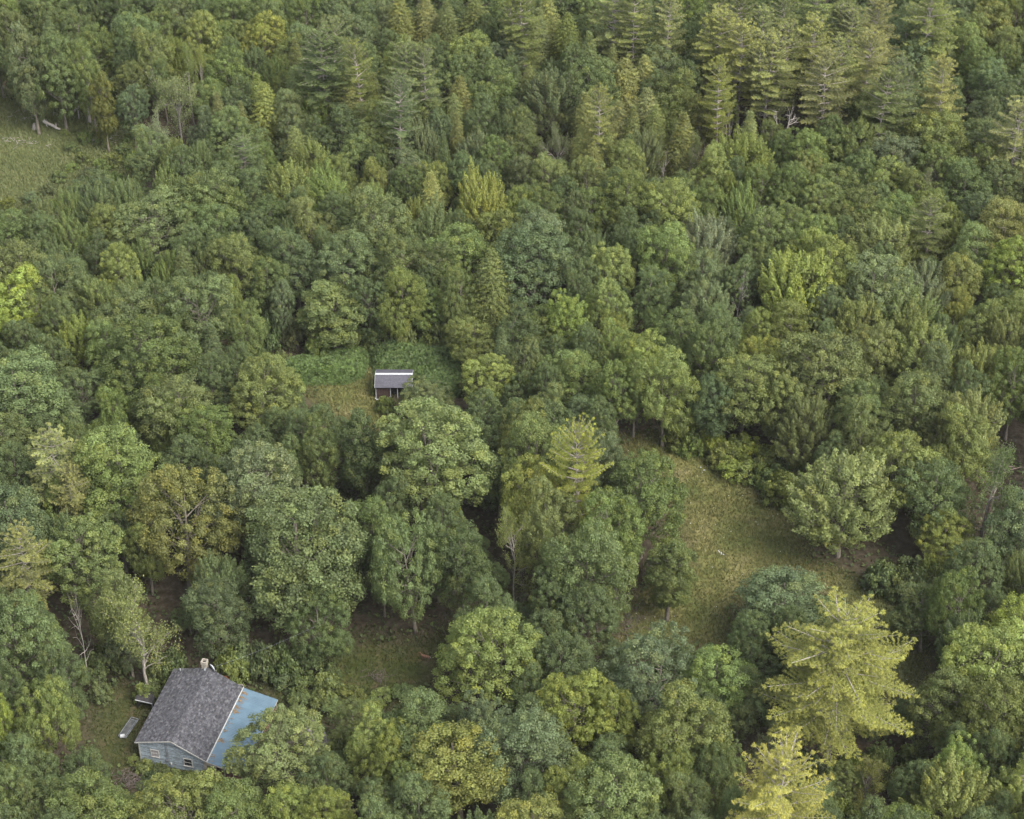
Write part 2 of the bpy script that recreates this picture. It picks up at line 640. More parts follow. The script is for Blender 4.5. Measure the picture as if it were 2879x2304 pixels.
def make_bare(seed, H=13.0, depth=3, leaves=0, mat=None, spread=.6, kids=3, up=.12, leaf=(.21, .11), trunk_h=.42, mesh_name='trunk'):
    rng = np.random.default_rng(seed)
    T = Tubes(5)
    ends = []
    hb = H * trunk_h
    tp = np.array([[0, 0, 0], [rng.normal(0, .15), rng.normal(0, .15), hb * .5], [rng.normal(0, .3), rng.normal(0, .3), hb]])
    r0 = H * (.016 if leaves else .0135)
    T.add(tp, [r0, r0 * .8, r0 * .65])
    for i in range(3):
        branch_tree(rng, T, tp[-1], unit(np.array([rng.normal(0, .35), rng.normal(0, .35), 1.0])), H * .24, r0 * .55, depth, ends, spread, kids, up)
    for i in range(4):
        z = hb * rng.uniform(.5, .98)
        branch_tree(rng, T, tp[1] + (tp[2] - tp[1]) * max(0, (z / hb - .5) * 2), unit(np.array([rng.normal(0, 1), rng.normal(0, 1), .35])), H * .17, r0 * .3, max(1, depth - 1), ends, spread, kids, up)
    me = T.mesh('trunk', mat or DEADWOOD)
    V = np.concatenate(T.v)
    Rm = np.percentile(np.hypot(V[:, 0], V[:, 1]), 98)
    Hm = V[:, 2].max()
    d = dict(trunk=me, R=Rm, H=Hm, zb=hb * .7, zc=(Hm + hb * .7) / 2)
    if leaves:
        E = np.array([e[0] for e in ends]); D = np.array([e[1] for e in ends])
        idx = np.repeat(np.arange(len(E)), leaves)
        m = len(idx)
        p = E[idx] + rng.normal(size=(m, 3)) * .28 - D[idx] * rng.uniform(0, .6, m)[:, None]
        d['crown'] = leaf_mesh('crown', p, rng.normal(size=(m, 3)) + [0, 0, .8], leaf[0], leaf[1], LEAF, rng, tints(rng, idx, len(E), .18, .15))
    return d


def make_shrub(seed, R=1.8, H=2.2, nc=46, nleaf=60, leaf=(.27, .18), rc=.42):
    rng = np.random.default_rng(seed)
    d = unit(rng.normal(size=(nc, 3)) + [0, 0, .7]); d[:, 2] = np.abs(d[:, 2])
    cen = d * np.array([R - .3, R - .3, H - .35]) * rng.uniform(.62, 1.08, (nc, 1)) + [0, 0, .12]
    rr = rc * rng.uniform(.65, 1.3, nc)
    idx, p, nrm = clump_leaves(rng, cen, rr, d, nleaf)
    p[:, 2] = np.maximum(p[:, 2], .03)
    crown = leaf_mesh('crown', p, nrm, leaf[0], leaf[1], LEAF, rng, tints(rng, idx, nc, .15, .15))
    T = Tubes(4)
    for c in cen[::4]:
        T.add([[rng.normal(0, .1), rng.normal(0, .1), 0], c * .6, c], [.04, .03, .012])
    return dict(crown=crown, trunk=T.mesh('stem', BARK), R=R, H=H, zb=0.1, zc=H * .45)


LIB = {
    'k': [make_clumpy(11), make_clumpy(12, nl=13, nc=32, rc=.66), make_clumpy(13, nl=20, nc=25, rc=.55), make_clumpy(14, R=5.6, H=15, zb=2.2, nl=18),
          make_clumpy(15, R=4.8, H=17, zb=3.2, nl=15, rc=.68), make_clumpy(16, nl=22, nc=26, rc=.5, nleaf=110), make_clumpy(17, nl=12, rc=.62, zb=2)],
    's': [make_spray(21), make_spray(22, R=5, H=13.5, slen=2.0), make_spray(23, R=4.2, H=14.5, slen=2.8, upright=1.2, srad=.34), make_spray(24, R=4.8, H=14, ns=230, slen=1.7, upright=.5)],
    'h': [make_conical(31), make_conical(32, R=2.9, H=12.5, power=.65), make_conical(33, R=2.3, H=13.5, power=.9)],
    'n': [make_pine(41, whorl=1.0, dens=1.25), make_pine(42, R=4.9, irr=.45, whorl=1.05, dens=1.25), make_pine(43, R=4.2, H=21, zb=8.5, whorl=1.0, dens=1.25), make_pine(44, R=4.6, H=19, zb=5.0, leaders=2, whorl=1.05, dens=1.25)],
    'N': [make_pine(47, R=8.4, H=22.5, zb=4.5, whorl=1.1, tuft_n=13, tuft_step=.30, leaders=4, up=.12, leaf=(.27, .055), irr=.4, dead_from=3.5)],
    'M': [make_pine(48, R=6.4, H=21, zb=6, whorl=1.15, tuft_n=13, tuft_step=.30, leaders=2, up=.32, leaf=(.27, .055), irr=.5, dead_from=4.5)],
    'v': [make_bare(51, leaves=14, mat=GREYBARK, depth=3), make_bare(52, leaves=16, mat=GREYBARK, depth=3, spread=.5, trunk_h=.5)],
    'b': [make_bare(53, H=15, leaves=20, mat=BARK_PALE, depth=3, spread=.35, trunk_h=.55, kids=3)],
    'x': [make_bare(61, depth=2, kids=2), make_bare(62, depth=3, kids=2, spread=.45), make_bare(63, depth=2, kids=3, spread=.75, up=.0)],
    'c': [make_clumpy(71, R=3.1, H=19, zb=4.5, nl=22, nc=13, rc=.6, nleaf=120), make_clumpy(72, R=3.4, H=15, zb=1.2, nl=22, nc=14, rc=.55, nleaf=130)],
    'u': [make_shrub(81), make_shrub(82, R=2.1, H=1.9, nc=60), make_shrub(83, R=1.6, H=2.8, rc=.36, leaf=(.22, .12))],
}
LIB['c'][0]['zb'] = 4.5

TONE = {
    'g': (.100, .130, .046), 'd': (.077, .103, .042), 'b': (.092, .121, .056), 'l': (.120, .157, .048),
    'y': (.135, .160, .046), 'o': (.110, .127, .042), 'p': (.150, .172, .062), 'P': (.166, .198, .058), 'G': (.205, .224, .054), 'q': (.116, .136, .070), 'Y': (.155, .192, .044),
}
TONE_WORD = {'Y': 'bright yellow green', 'g': 'mid green', 'd': 'dark green', 'b': 'bluish green', 'l': 'fresh green', 'y': 'yellow green', 'o': 'olive green',
             'p': 'pale yellowish', 'P': 'golden green', 'G': 'bright golden', 'q': 'greyish'}
KIND = {  # object name (stands for the crown form, most species unknown), form words
    'k': ('clumpy_tree', 'clumpy broadleaf'), 's': ('feathery_tree', 'feathery broadleaf'), 'h': ('conical_evergreen', 'conical evergreen'),
    'n': ('pine_tree', 'tiered pine'), 'N': ('pine_tree', 'broad pine'), 'M': ('pine_tree', 'open pine'), 'v': ('half_bare_tree', 'half bare tree'),
    'b': ('birch_tree', 'pale stemmed birch'), 'x': ('dead_tree', 'leafless dead tree'), 'c': ('leafy_tree', 'tall narrow leafy tree'),
    'u': ('shrub', 'low shrub'),
}
# ------------------------------------------------------------------ trees seen in the photograph
# quarter offset, then: kind+tone  x  top  width  [height in m]
TREES = {
(0, 0): '''
kg 40 -40 170;kg 150 5 140;kg 230 -60 170;kg 330 40 150;kb 560 45 190;kg 680 25 150;kd 760 -35 170;kd 870 -55 150;kg 980 -30 150;kg 1120 -10 160
kg 1260 10 150;kd 1340 -60 150;kb 1430 -10 150;kb 1540 -60 130;kb 1500 60 160;kb 1610 20 120;ho 1680 -10 115;ho 1790 -20 115;ho 1880 10 105;ho 2000 -8 125;hg 2100 -40 120
cb 122 105 145 19.5;kg 60 60 120;kg 250 155 190 17;kl 250 225 115 12;kg 420 100 150;sl 500 135 110;kg 380 175 130 17;kg 640 150 190;sy 740 150 120;ky 850 75 150;kg 930 105 120;ky 1015 70 115;ky 1115 55 170
kg 960 200 170;kl 1185 150 130;kb 1290 125 150;ng 1400 88 125;ho 1240 165 75;ng 1360 165 200;ny 1525 205 130;kg 1560 170 140;kg 1640 160 120;ng 1690 200 155;ng 1800 238 140;kb 1915 215 165;kg 1990 130 190;kb 2105 155 130;kg 2080 280 190
bl 780 175 100 16;by 832 190 75 15;xq 635 240 80 12;vq 735 308 200 15;kg 560 255 120;kb 553 350 110;co 432 308 110 14;kb 690 250 90
sg 1150 250 120;hg 1240 280 90;hy 1078 312 100;hy 1112 352 125;sb 960 388 105;ho 912 395 75;ho 1012 430 60;kb 1220 395 135;sl 1335 388 115;ho 1430 308 115;ho 1480 370 95;ho 1565 310 105;nb 1665 352 140;sb 1350 325 90
kg 1500 440 120;ho 1935 325 110;ho 1912 400 85;kg 1780 418 140;ho 1925 482 60;sq 1775 515 125 12;kg 1570 470 180;kg 1660 500 140;kb 1850 480 110;kd 1640 285 110;kg 880 330 120;kg 1180 300 90
vq 680 475 160 13;kb 640 560 150 12;kb 850 468 110;kg 930 480 150;kb 1060 500 145;sg 745 598 120 12;sg 865 608 110 12;nb 1020 580 125 13;hg 1240 538 95;hd 1090 655 75 12;sl 1330 588 150;kg 1430 640 140;kg 1500 560 140;kd 1590 600 130
kb 1690 638 140;hd 1865 558 65;sb 1990 565 140;kb 1960 640 130;ko 1840 682 120;sy 2050 705 190 16;kg 2100 580 150;kg 1150 600 110;kb 1230 470 120;ko 1580 690 110;kg 1740 700 120
kb 400 738 210 10;sg 540 770 150 11;sg 700 714 140 12;kg 905 700 230;kg 820 780 150;sl 1205 700 210;sl 1380 718 170;sl 1545 770 160;hy 1815 730 110;sy 1735 828 125;sg 1840 858 190;kd 1570 828 280;ko 1330 828 200;kd 1120 828 165;kd 1055 868 170;kg 930 850 190
kg 650 818 270 14;sb 190 850 140 11;sg 300 810 130 11;kd 60 905 180 12;kg 470 850 140;kg 1000 790 130;kg 780 850 150
sg 330 908 180;kg 100 1010 290;kd 400 1010 120;sl 600 1010 125;ky 480 1060 150;hg 762 1035 90;sg 870 1060 150;sl 700 1080 135;kd 240 1098 220;kd 1250 950 230;kg 1010 990 200;kd 1450 1000 230;kg 1690 985 250;kg 1950 955 220;kg 2110 868 170;kd 1850 1010 190
kY 48 1148 230 14;sg 420 1168 180;sg 562 1155 170;kg 170 1210 160;kd 1130 1060 160
kb 860 1162 270 16;kg 1025 1268 160 14;kg 985 1178 110;cg 1092 1168 75 9;kb 1185 1200 100 10;sY 335 1310 190;kg 520 1215 240;kg 640 1340 330;kg 470 1350 200;cg 1405 1175 285 11;kl 1680 1145 165 13;kl 1812 1205 130 9;kg 1930 1112 120 14;ho 2070 1055 155 16;kd 1560 1150 150;kd 1780 1120 140
kg 2005 1328 200 9;kb 790 1400 160;kg 240 1260 160;kg 760 1290 120
kb 90 1478 330;kb 335 1538 200 11;kg 790 1578 270;kg 620 1610 190;sl 695 1665 120 13;kg 1095 1535 240 14;kd 1800 1592 170 7;vq 1330 60 130 14;kl 2050 1498 200 11;kg 600 1480 170;kg 470 1640 170
''',
(1439, 0): '''
ng 60 -30 160;hy 150 -5 115;hg 110 45 110;hy 235 58 115;hg 20 90 90;np 435 -60 170;np 520 -20 145;np 655 -12 110;kg 330 -20 120;kg 740 -40 150;ng 880 -60 140;ng 965 -10 140;np 865 58 170;ng 1180 0 150;np 1080 58 130;ng 1280 -40 150;ng 1380 20 150
np 1540 12 180;np 1292 85 155;np 1420 58 150;np 1160 110 145;np 980 122 170;np 1505 145 145;np 1412 185 145;np 1085 178 190;np 1340 248 190;ny 1765 -30 190;ko 1990 -5 180;kb 1655 40 160;kb 1880 -40 150;kg 2110 0 150;kb 700 60 120;hg 325 140 100;hg 580 122 90;ho 425 188 60;ho 600 185 80;kg 250 170 90
kg 330 222 230;kb 610 200 170;ho 478 252 150;ho 562 240 110;kg 690 308 190;sb 165 300 250;ho 75 280 80;ko 815 270 110;ny 890 270 110;ko 760 165 120;kb 1650 110 190;kb 1750 130 150;kg 1885 112 150;kg 1965 188 130;kg 2060 195 110;kb 1995 240 130 13;np 1845 280 155;hg 1742 238 85;kb 2115 300 130;nb 1630 270 150;ng 1560 300 170;kg 1480 250 140;kg 2080 100 140;kb 760 210 120;kg 1930 60 140
ho 310 395 100;ny 378 388 120;ho 450 430 100;ho 512 450 90;ho 572 375 125;ho 605 450 95;vq 195 515 150 14;ho 292 540 80;ho 402 560 90;ho 725 480 125;ko 815 398 130;xq 920 430 90 12;xl 1160 430 130 15;kd 55 520 150;vb 775 540 110 12;ho 1005 475 100;kd 1500 420 150;kd 1640 400 150;kl 1775 465 250;kb 1990 490 200;np 2130 462 200;kb 1990 400 150;sg 1440 508 190;kg 1330 525 130;kg 30 430 130;kg 660 420 110;kg 890 350 110;kg 1100 510 120
sb 555 552 150;ho 342 602 95;kl 490 600 150;kg 330 668 160;sy 955 552 240;xq 655 640 85 9;xq 745 615 90 10;xq 905 545 80 10;kl 820 640 160;kg 1260 570 160;kg 1420 640 170;kb 1600 560 200;kg 1800 600 200;kg 2000 620 180;kd 40 650 150;kg 150 680 150;kg 1170 690 160;kg 1040 700 150;kg 1350 680 170;kg 1560 660 170;vq 1780 715 130 13;kg 1690 730 150;kg 1900 700 180;kb 2080 710 180;kg 1160 560 130;ko 1240 640 120;kd 230 740 120
kl 700 742 250;ky 908 738 95;sl 965 788 130;kg 460 750 200;kd 150 800 160;kl 40 790 150;kg 1300 745 170;ko 1450 780 180;xq 1060 848 110 11;kg 740 858 130;kb 268 830 115;kg 1190 850 180;kg 1640 810 170;kg 1520 840 160;ny 1780 868 150 15;kg 1870 890 110;ko 2060 850 230;kb 1960 800 160;kl 1420 868 110;kg 820 760 130;kg 1740 800 150;kg 330 790 140
sq 820 905 230;kl 650 940 240;kg 1090 905 200;kg 1250 900 170;kg 990 980 150;kl 1290 990 260;sg 1545 908 260;sy 1655 950 150;kg 1960 960 200;kY 2110 1000 200;kl 420 1015 170;kb 800 1040 180;sY 1165 1072 320;kb 1510 1080 270;sb 1735 1118 200;kb 140 890 230;kd 80 960 300;kd 310 990 120;ko 1880 1060 180;kd 980 1090 140;kd 560 1130 160
sb 820 1200 220;xq 958 1130 100 12;kl 400 1210 170;kl 255 1230 180;kg 140 1288 170 10;ky 425 1328 110 10;kl 575 1380 195 13;kl 420 1388 150 12;ko 1150 1278 170;ky 1040 1318 140;so 1450 1268 230;sg 1650 1208 250;sy 1620 1300 200;ky 1870 1228 120;kg 1965 1268 150;ky 2100 1230 150;so 2080 1330 200;kb 60 1430 150 12;kd 720 1310 170;kd 1300 1200 170;kg 620 1280 110
kl 270 1450 230 12;kl 645 1478 220 15;kd 830 1400 210;ky 1055 1428 160;kg 980 1480 250;ko 1300 1398 330;ko 1540 1350 220;sl 1710 1400 250;kb 1750 1480 180;sy 1950 1430 200;kg 2110 1500 200;kg 1700 1568 240;kd 1470 1600 200;so 1910 1650 290;kb 125 1635 140;kb 300 1680 160 9;kg 440 1560 180;kg 1160 1560 200;kd 850 1560 170;kl 520 1500 150 13
''',
(0, 1152): '''
kg 40 10 210;kg 530 60 340;np 192 108 190 17;np 262 250 125 14;kg 330 50 170;kg 880 -40 220;kb 1080 150 370;kb 880 168 110;kg 1340 60 150 13;cd 1535 15 190 15;kg 1855 10 370;ko 770 272 360 17;kb 80 330 300;kg 370 460 280;kb 1250 380 470 18;kl 1070 350 150;kg 1590 380 230 12;sl 1840 325 150 10;kg 1740 460 270 17;kd 1950 465 230 15
np 92 538 205 16;xq 312 780 110 14;vo 565 765 350 16;kg 500 700 180 14;kg 90 800 300;kg 190 1130 330 15;kY 30 1180 110 15;kg 1185 1268 310 12;kd 1480 1245 180 8;ky 1560 1300 180 13;kg 1750 1230 250 13;kl 2060 893 320 14;kb 2060 1215 200 13;kg 420 1550 280;ky 760 1585 300;kg 60 1510 200;kd 160 1600 150;kg 1010 1600 250;ky 1390 1590 170;ky 1660 1350 200;ky 1940 1345 310;np 1440 1650 90 10
kd 900 720 230 12;kg 620 470 140;kb 180 430 140;kg 300 280 150;kd 1330 780 230 11;ky 1200 1560 170;kg 1760 1440 180;kb 540 880 170 9
''',
(1439, 1152): '''
MG 280 88 205 21;kg 105 50 240 16;kb 380 85 180 14;ko 30 -60 200 14;ky 60 190 200 15;kg 550 198 330 15;kg 450 358 260 16;ko 150 330 210 16;kg 330 460 300 17;cg 665 540 190 12.5;sg 1400 188 370 15;kb 1150 640 460 12;NP 1400 870 510 22;MG 1145 1475 350 21
vy 10 430 150 15;bg 150 520 130 14;kY 1805 440 225 8;vg 2060 120 300 19;kb 2130 330 250 14;kg 1600 100 280;kd 1780 200 260;ko 1900 0 250;kg 1480 -30 230;so 1250 -60 200 13
kg 1870 678 330 13;sg 2120 610 130;kl 1950 898 340;kY 2120 818 230;kd 1740 760 200 9;kd 1830 1130 260 12;kg 2060 1130 270;kl 1880 1415 180;sy 1840 1480 320 13;sy 2095 1520 240;nP 2150 1430 90 15;kl 1620 1640 240 9;vo 1500 1480 190 8;vq 1090 1290 220 9
kb 600 968 330 14;kl 870 980 240 13;ky 270 1120 240;ky 430 1190 180;ko 710 1200 300;kb 50 1270 300;kg 430 1460 330;kl 620 1410 220;ky 60 1620 250;ky 250 1480 210;kd 960 1090 190 11;kb 770 1560 200 13;kl 950 1660 190 6;kg 1370 1500 120 6;kg 900 1350 170 11;kg 820 1420 150;kd 2080 1000 150;kg 2140 1290 150
''',
}
# low shrubs: quarter offset -> tone x top width height
SHRUBS = {
(0, 0): '''
g 360 545 72 1.9;g 430 560 80 2.0;d 300 590 72 1.6;g 470 640 80 2.1;l 420 670 88 2.2;g 350 640 72 1.6;b 520 600 80 2.5;l 560 640 80 2.5;g 600 680 88 2.5;g 300 680 64 1.2;q 380 700 88 1.9;g 250 720 72 1.5;g 540 560 72 2.5;g 620 610 88 3.1;l 480 720 96 2.5;g 330 760 88 2.0;q 210 770 72 1.6;b 130 800 80 1.9
g 210 840 72 1.9;y 30 830 64 1.6;g 330 530 56 1.2;g 270 540 48 1.0;g 450 520 64 1.5;l 580 540 64 2.5;g 640 650 80 3.1
d 1130 1308 150 5;q 1240 1335 120 4;d 1090 1370 120 4;g 1600 1570 60 2.2;g 1580 1600 50 2;l 1620 1670 80 2;g 1340 1400 120 4
g 1480 1350 120 4;d 1600 1340 130 4.5;g 1700 1350 130 4.5;d 1820 1340 130 4.5;g 1900 1370 100 4;g 1545 1425 50 2;g 1180 1480 110 2.4;g 1120 1500 100 2.4;d 1960 1580 80 3
''',
(1439, 0): '''
g 80 1395 150 3;g 110 1350 120 2.6;g 40 1370 100 3;d 180 1420 110 3
''',
(0, 1152): '''
d 1000 960 170 4.5;d 1100 970 170 4.5;d 1200 985 170 4.5;d 1300 965 170 4.5;d 720 1000 150 4.5;d 450 980 160 4;d 380 1010 150 4;g 200 1050 150 4
d 1190 1080 130 2.6;d 1290 1100 130 2.6;g 1370 1110 130 3;d 1400 1060 110 3;g 1260 1180 110 1.8;g 1350 1170 120 1.8;g 1470 1160 130 1.6;g 1600 1170 130 1.5;g 1700 1150 120 1.6;g 1240 1250 100 1.4;g 1400 1210 120 1.7
g 610 1475 90 1.4;d 670 1490 90 1.5;d 730 1505 90 1.6;g 790 1520 90 1.5;d 850 1540 80 1.3;g 900 1545 70 1.3;d 640 1520 90 1.4;g 560 1450 60 1;d 660 1060 130 3;g 600 1150 90 2.2;g 640 1130 100 2.4;d 250 1060 140 3;d 420 1130 120 2.6;g 980 1000 160 4
''',
(1439, 1152): '''
l 760 90 120 3;Y 850 80 130 3.4;y 900 130 140 3.4;l 960 100 140 3.6;Y 1010 110 150 3.6;l 1080 150 140 4;Y 920 190 130 3;l 990 190 130 3.2;g 1110 220 140 4;l 1140 260 170 4.2;y 870 160 100 2.4;g 700 30 150 4;g 790 20 150 4.4;d 1190 190 120 4;g 1060 230 90 3
g 1690 600 170 4;d 1720 680 170 4.2;g 1690 800 150 4;d 1650 860 120 3.4;g 1770 620 140 4;d 1560 640 170 3.6;g 1240 380 90 2.4;g 1630 690 120 3
d 1300 1480 140 3.6;g 1420 1440 130 3;d 1250 1420 140 3.6;g 1560 1400 120 3;d 1690 1400 120 3.4;g 950 1570 110 3;d 1640 1500 140 3.4;g 1410 1640 150 3
''',
}
# ------------------------------------------------------------------ clearings (photograph pixels -> ground outlines)
def poly_q(off, pts):
    return [(off[0] + x / 1.4972, off[1] + y / 1.4972) for x, y in pts]


Q1, Q2, Q3, Q4 = (0, 0), (1439, 0), (0, 1152), (1439, 1152)
CLEAR = {
    'field': poly_q(Q1, [(-60, 405), (60, 425), (130, 440), (240, 462), (330, 480), (430, 520), (560, 600), (640, 690), (560, 740), (400, 720), (300, 770), (200, 810), (90, 860), (-60, 900)]),
    'lawn': poly_q(Q1, [(1235, 1572), (1400, 1560), (1520, 1545), (1570, 1530), (1600, 1620), (1650, 1740), (1640, 1800), (1500, 1800), (1380, 1730), (1300, 1640)]),
    'knot': poly_q(Q1, [(1080, 1490), (1170, 1470), (1400, 1440), (1560, 1405), (1700, 1400), (1880, 1410), (1960, 1480), (1950, 1590), (1860, 1610), (1750, 1590), (1600, 1530), (1520, 1560), (1240, 1580), (1180, 1560)]),
    'meadow': poly_q(Q4, [(440, 150), (620, 120), (800, 170), (1000, 290), (1060, 380), (1200, 430), (1210, 650), (1330, 690), (1440, 750), (1560, 790), (1650, 850), (1690, 1000), (1680, 1160), (1640, 1240),
                          (1560, 1100), (1500, 900), (1400, 830), (1300, 720), (1120, 660), (960, 780), (900, 820), (900, 990), (620, 1000), (470, 1000), (500, 850), (600, 760), (740, 680), (700, 480), (700, 420), (640, 290)]),
    'yard': poly_q(Q3, [(1000, 1090), (1180, 1120), (1330, 1040), (1480, 1000), (1560, 970), (1700, 990), (1880, 960), (2020, 800), (2120, 780), (2080, 880), (1990, 930), (1860, 1020), (1800, 1200), (1600, 1230), (1380, 1240), (1330, 1330), (1370, 1430), (1330, 1480), (1280, 1400), (1240, 1330), (1180, 1250), (1150, 1200)]),
    'side': poly_q(Q3, [(400, 1230), (500, 1130), (600, 1200), (640, 1250), (570, 1400), (620, 1480), (900, 1560), (980, 1570), (860, 1590), (560, 1560), (420, 1500), (380, 1440)]),
    'strip': poly_q(Q4, [(1440, 740), (1560, 780), (1660, 850), (1700, 1000), (1690, 1200), (1600, 1250), (1560, 1100), (1500, 900)]),
    'apron': poly_q(Q4, [(1195, 560), (1450, 560), (1500, 760), (1330, 740), (1195, 700)]),
    'gap': poly_q(Q3, [(1370, 320), (1440, 330), (1480, 450), (1420, 470), (1340, 400)]),
    'brown': poly_q(Q4, [(830, 1550), (960, 1500), (980, 1600), (860, 1640), (800, 1600)]),
}
HOUSE_PX = poly_q(Q3, [(560, 1390), (720, 1080), (870, 1050), (1030, 1090), (1180, 1210), (1150, 1290), (950, 1560), (580, 1480)])
SHED_PX = [(1040, 1030), (1165, 1030), (1165, 1120), (1050, 1125)]


def inside(px, py, poly):
    c = False
    j = len(poly) - 1
    for i in range(len(poly)):
        xi, yi = poly[i]
        xj, yj = poly[j]
        if (yi > py) != (yj > py) and px < (xj - xi) * (py - yi) / (yj - yi) + xi:
            c = not c
        j = i
    return c


def ground_poly(key):
    return [tuple(ground(x, y).xy) for x, y in CLEAR[key]]


GP = {k: ground_poly(k) for k in CLEAR}


def poly_dist(X, Y, poly):
    """signed distance, negative inside (numpy grids)"""
    P = np.array(poly)
    Q = np.roll(P, -1, axis=0)
    dmin = np.full(X.shape, 1e9)
    ins = np.zeros(X.shape, bool)
    for (x0, y0), (x1, y1) in zip(P, Q):
        ex, ey = x1 - x0, y1 - y0
        t = np.clip(((X - x0) * ex + (Y - y0) * ey) / (ex * ex + ey * ey + 1e-9), 0, 1)
        dmin = np.minimum(dmin, np.hypot(X - x0 - t * ex, Y - y0 - t * ey))
        cond = (y0 > Y) != (y1 > Y)
        with np.errstate(divide='ignore', invalid='ignore'):
            xi = (x1 - x0) * (Y - y0) / (y1 - y0 + 1e-12) + x0
        ins ^= cond & (X < xi)
    return np.where(ins, -dmin, dmin)


# ------------------------------------------------------------------ ground
def smooth_noise(X, Y, seed, s):
    rng = np.random.default_rng(seed)
    out = np.zeros_like(X)
    for k in range(7):
        a, p = rng.uniform(0, 6.28), rng.uniform(0, 6.28)
        w = rng.uniform(.6, 1.8) / s
        out += np.sin((X * math.cos(a) + Y * math.sin(a)) * w + p)
    return out / 4


xs = np.arange(-190, 191, 1.25)
ys = np.arange(100, 420, 1.25)
X, Y = np.meshgrid(xs, ys)
Z = np.zeros_like(X)


def region(key, soft=1.6):
    d = poly_dist(X, Y, GP[key]) + smooth_noise(X, Y, hash(key) % 97, 3.0) * .9
    return np.clip(.5 - d / (2 * soft), 0, 1)


r_field = np.maximum(region('field', 3), region('strip', 2.5) * .8)
r_dry = np.maximum(region('meadow', 2.2), region('lawn', 1.5))
r_yard = np.maximum.reduce([region('yard', 2), region('gap', 2), region('brown', 2) * .2])
r_side = region('side', 1.5)
Z += -.05 + .05 * smooth_noise(X, Y, 5, 2.5) * np.clip(r_field + r_dry + r_yard, 0, 1)
n0, n1 = X.shape
V = np.column_stack([X.ravel(), Y.ravel(), Z.ravel()])
ii = np.arange(n0 * n1).reshape(n0, n1)
Fq = np.column_stack([ii[:-1, :-1].ravel(), ii[:-1, 1:].ravel(), ii[1:, 1:].ravel(), ii[1:, :-1].ravel()])

gm, nt, gb = new_mat('ground')
N, L = nt.nodes, nt.links
ga = N.new('ShaderNodeAttribute'); ga.attribute_name = 'region'
gs = N.new('ShaderNodeSeparateXYZ'); L.new(ga.outputs['Vector'], gs.inputs[0])
gt = N.new('ShaderNodeTexCoord')


def g_noise(scale, detail=6, rough=.6, vec=None):
    n = N.new('ShaderNodeTexNoise')
    n.inputs['Scale'].default_value = scale
    n.inputs['Detail'].default_value = detail
    n.inputs['Roughness'].default_value = rough
    L.new(vec or gt.outputs['Object'], n.inputs['Vector'])
    return n.outputs['Fac']


def g_ramp(fac, stops):
    r = N.new('ShaderNodeValToRGB')
    el = r.color_ramp.elements
    el[0].position, el[0].color = stops[0][0], (*stops[0][1], 1)
    el[1].position, el[1].color = stops[-1][0], (*stops[-1][1], 1)
    for p, c in stops[1:-1]:
        e = el.new(p)
        e.color = (*c, 1)
    L.new(fac, r.inputs[0])
    return r.outputs[0]


def g_mix(fac, a, b, mode='MIX'):
    m = N.new('ShaderNodeMix')
    m.data_type = 'RGBA'
    m.blend_type = mode
    if isinstance(fac, float):
        m.inputs['Factor'].default_value = fac
    else:
        L.new(fac, m.inputs['Factor'])
    L.new(a, m.inputs['A'])
    if isinstance(b, tuple):
        m.inputs['B'].default_value = (*b, 1)
    else:
        L.new(b, m.inputs['B'])
    return m.outputs['Result']


litter = g_ramp(g_noise(1.3), [(.3, (.022, .019, .012)), (.5, (.045, .036, .024)), (.7, (.075, .062, .048))])
dry = g_ramp(g_noise(.16, 9, .62), [(.32, (.052, .068, .024)), (.45, (.084, .094, .034)), (.57, (.118, .113, .048)), (.74, (.175, .156, .096))])
dry2 = g_ramp(g_noise(2.2, 4, .7), [(.3, (.55, .55, .5)), (.7, (1.35, 1.3, 1.2))])
dry = g_mix(1.0, dry, dry2, 'MULTIPLY')
fld = g_ramp(g_noise(.22, 8, .7), [(.33, (.058, .084, .034)), (.50, (.092, .110, .048)), (.62, (.125, .130, .070)), (.76, (.165, .145, .10))])
fld = g_mix(1.0, fld, dry2, 'MULTIPLY')
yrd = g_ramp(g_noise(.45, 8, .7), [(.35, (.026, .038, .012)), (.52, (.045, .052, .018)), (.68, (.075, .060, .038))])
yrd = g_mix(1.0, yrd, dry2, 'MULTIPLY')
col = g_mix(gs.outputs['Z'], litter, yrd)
col = g_mix(gs.outputs['X'], col, dry)
col = g_mix(gs.outputs['Y'], col, fld)
L.new(col, gb.inputs['Base Color'])
gb.inputs['Roughness'].default_value = .95
gb.inputs['Specular IOR Level'].default_value = .1
bp = N.new('ShaderNodeBump'); bp.inputs['Strength'].default_value = .6; bp.inputs['Distance'].default_value = .12
L.new(g_noise(3.5, 5), bp.inputs['Height']); L.new(bp.outputs[0], gb.inputs['Normal'])

gme = np_mesh('ground', V, Fq, gm, smooth=True)
at = gme.attributes.new('region', 'FLOAT_VECTOR', 'POINT')
at.data.foreach_set('vector', np.column_stack([r_dry.ravel(), r_field.ravel(), np.maximum(r_yard, r_side * .8).ravel()]).astype(np.float32).ravel())
link('ground', gme, kind='structure')
# the same forest floor carried on to the horizon
S = MB()
xa, xb, ya, yb = xs[0], xs[-1], ys[0], ys[-1]
E_ = 4000
S.poly([(-E_, -E_, -.06), (E_, -E_, -.06), (E_, ya, -.06), (-E_, ya, -.06)])
S.poly([(-E_, yb, -.06), (E_, yb, -.06), (E_, E_, -.06), (-E_, E_, -.06)])
S.poly([(-E_, ya, -.06), (xa, ya, -.06), (xa, yb, -.06), (-E_, yb, -.06)])
S.poly([(xb, ya, -.06), (E_, ya, -.06), (E_, yb, -.06), (xb, yb, -.06)])
S.build('terrain', noise_mat('far_floor', (.022, .030, .012), (.05, .06, .025), .2)).__setitem__('kind', 'structure')

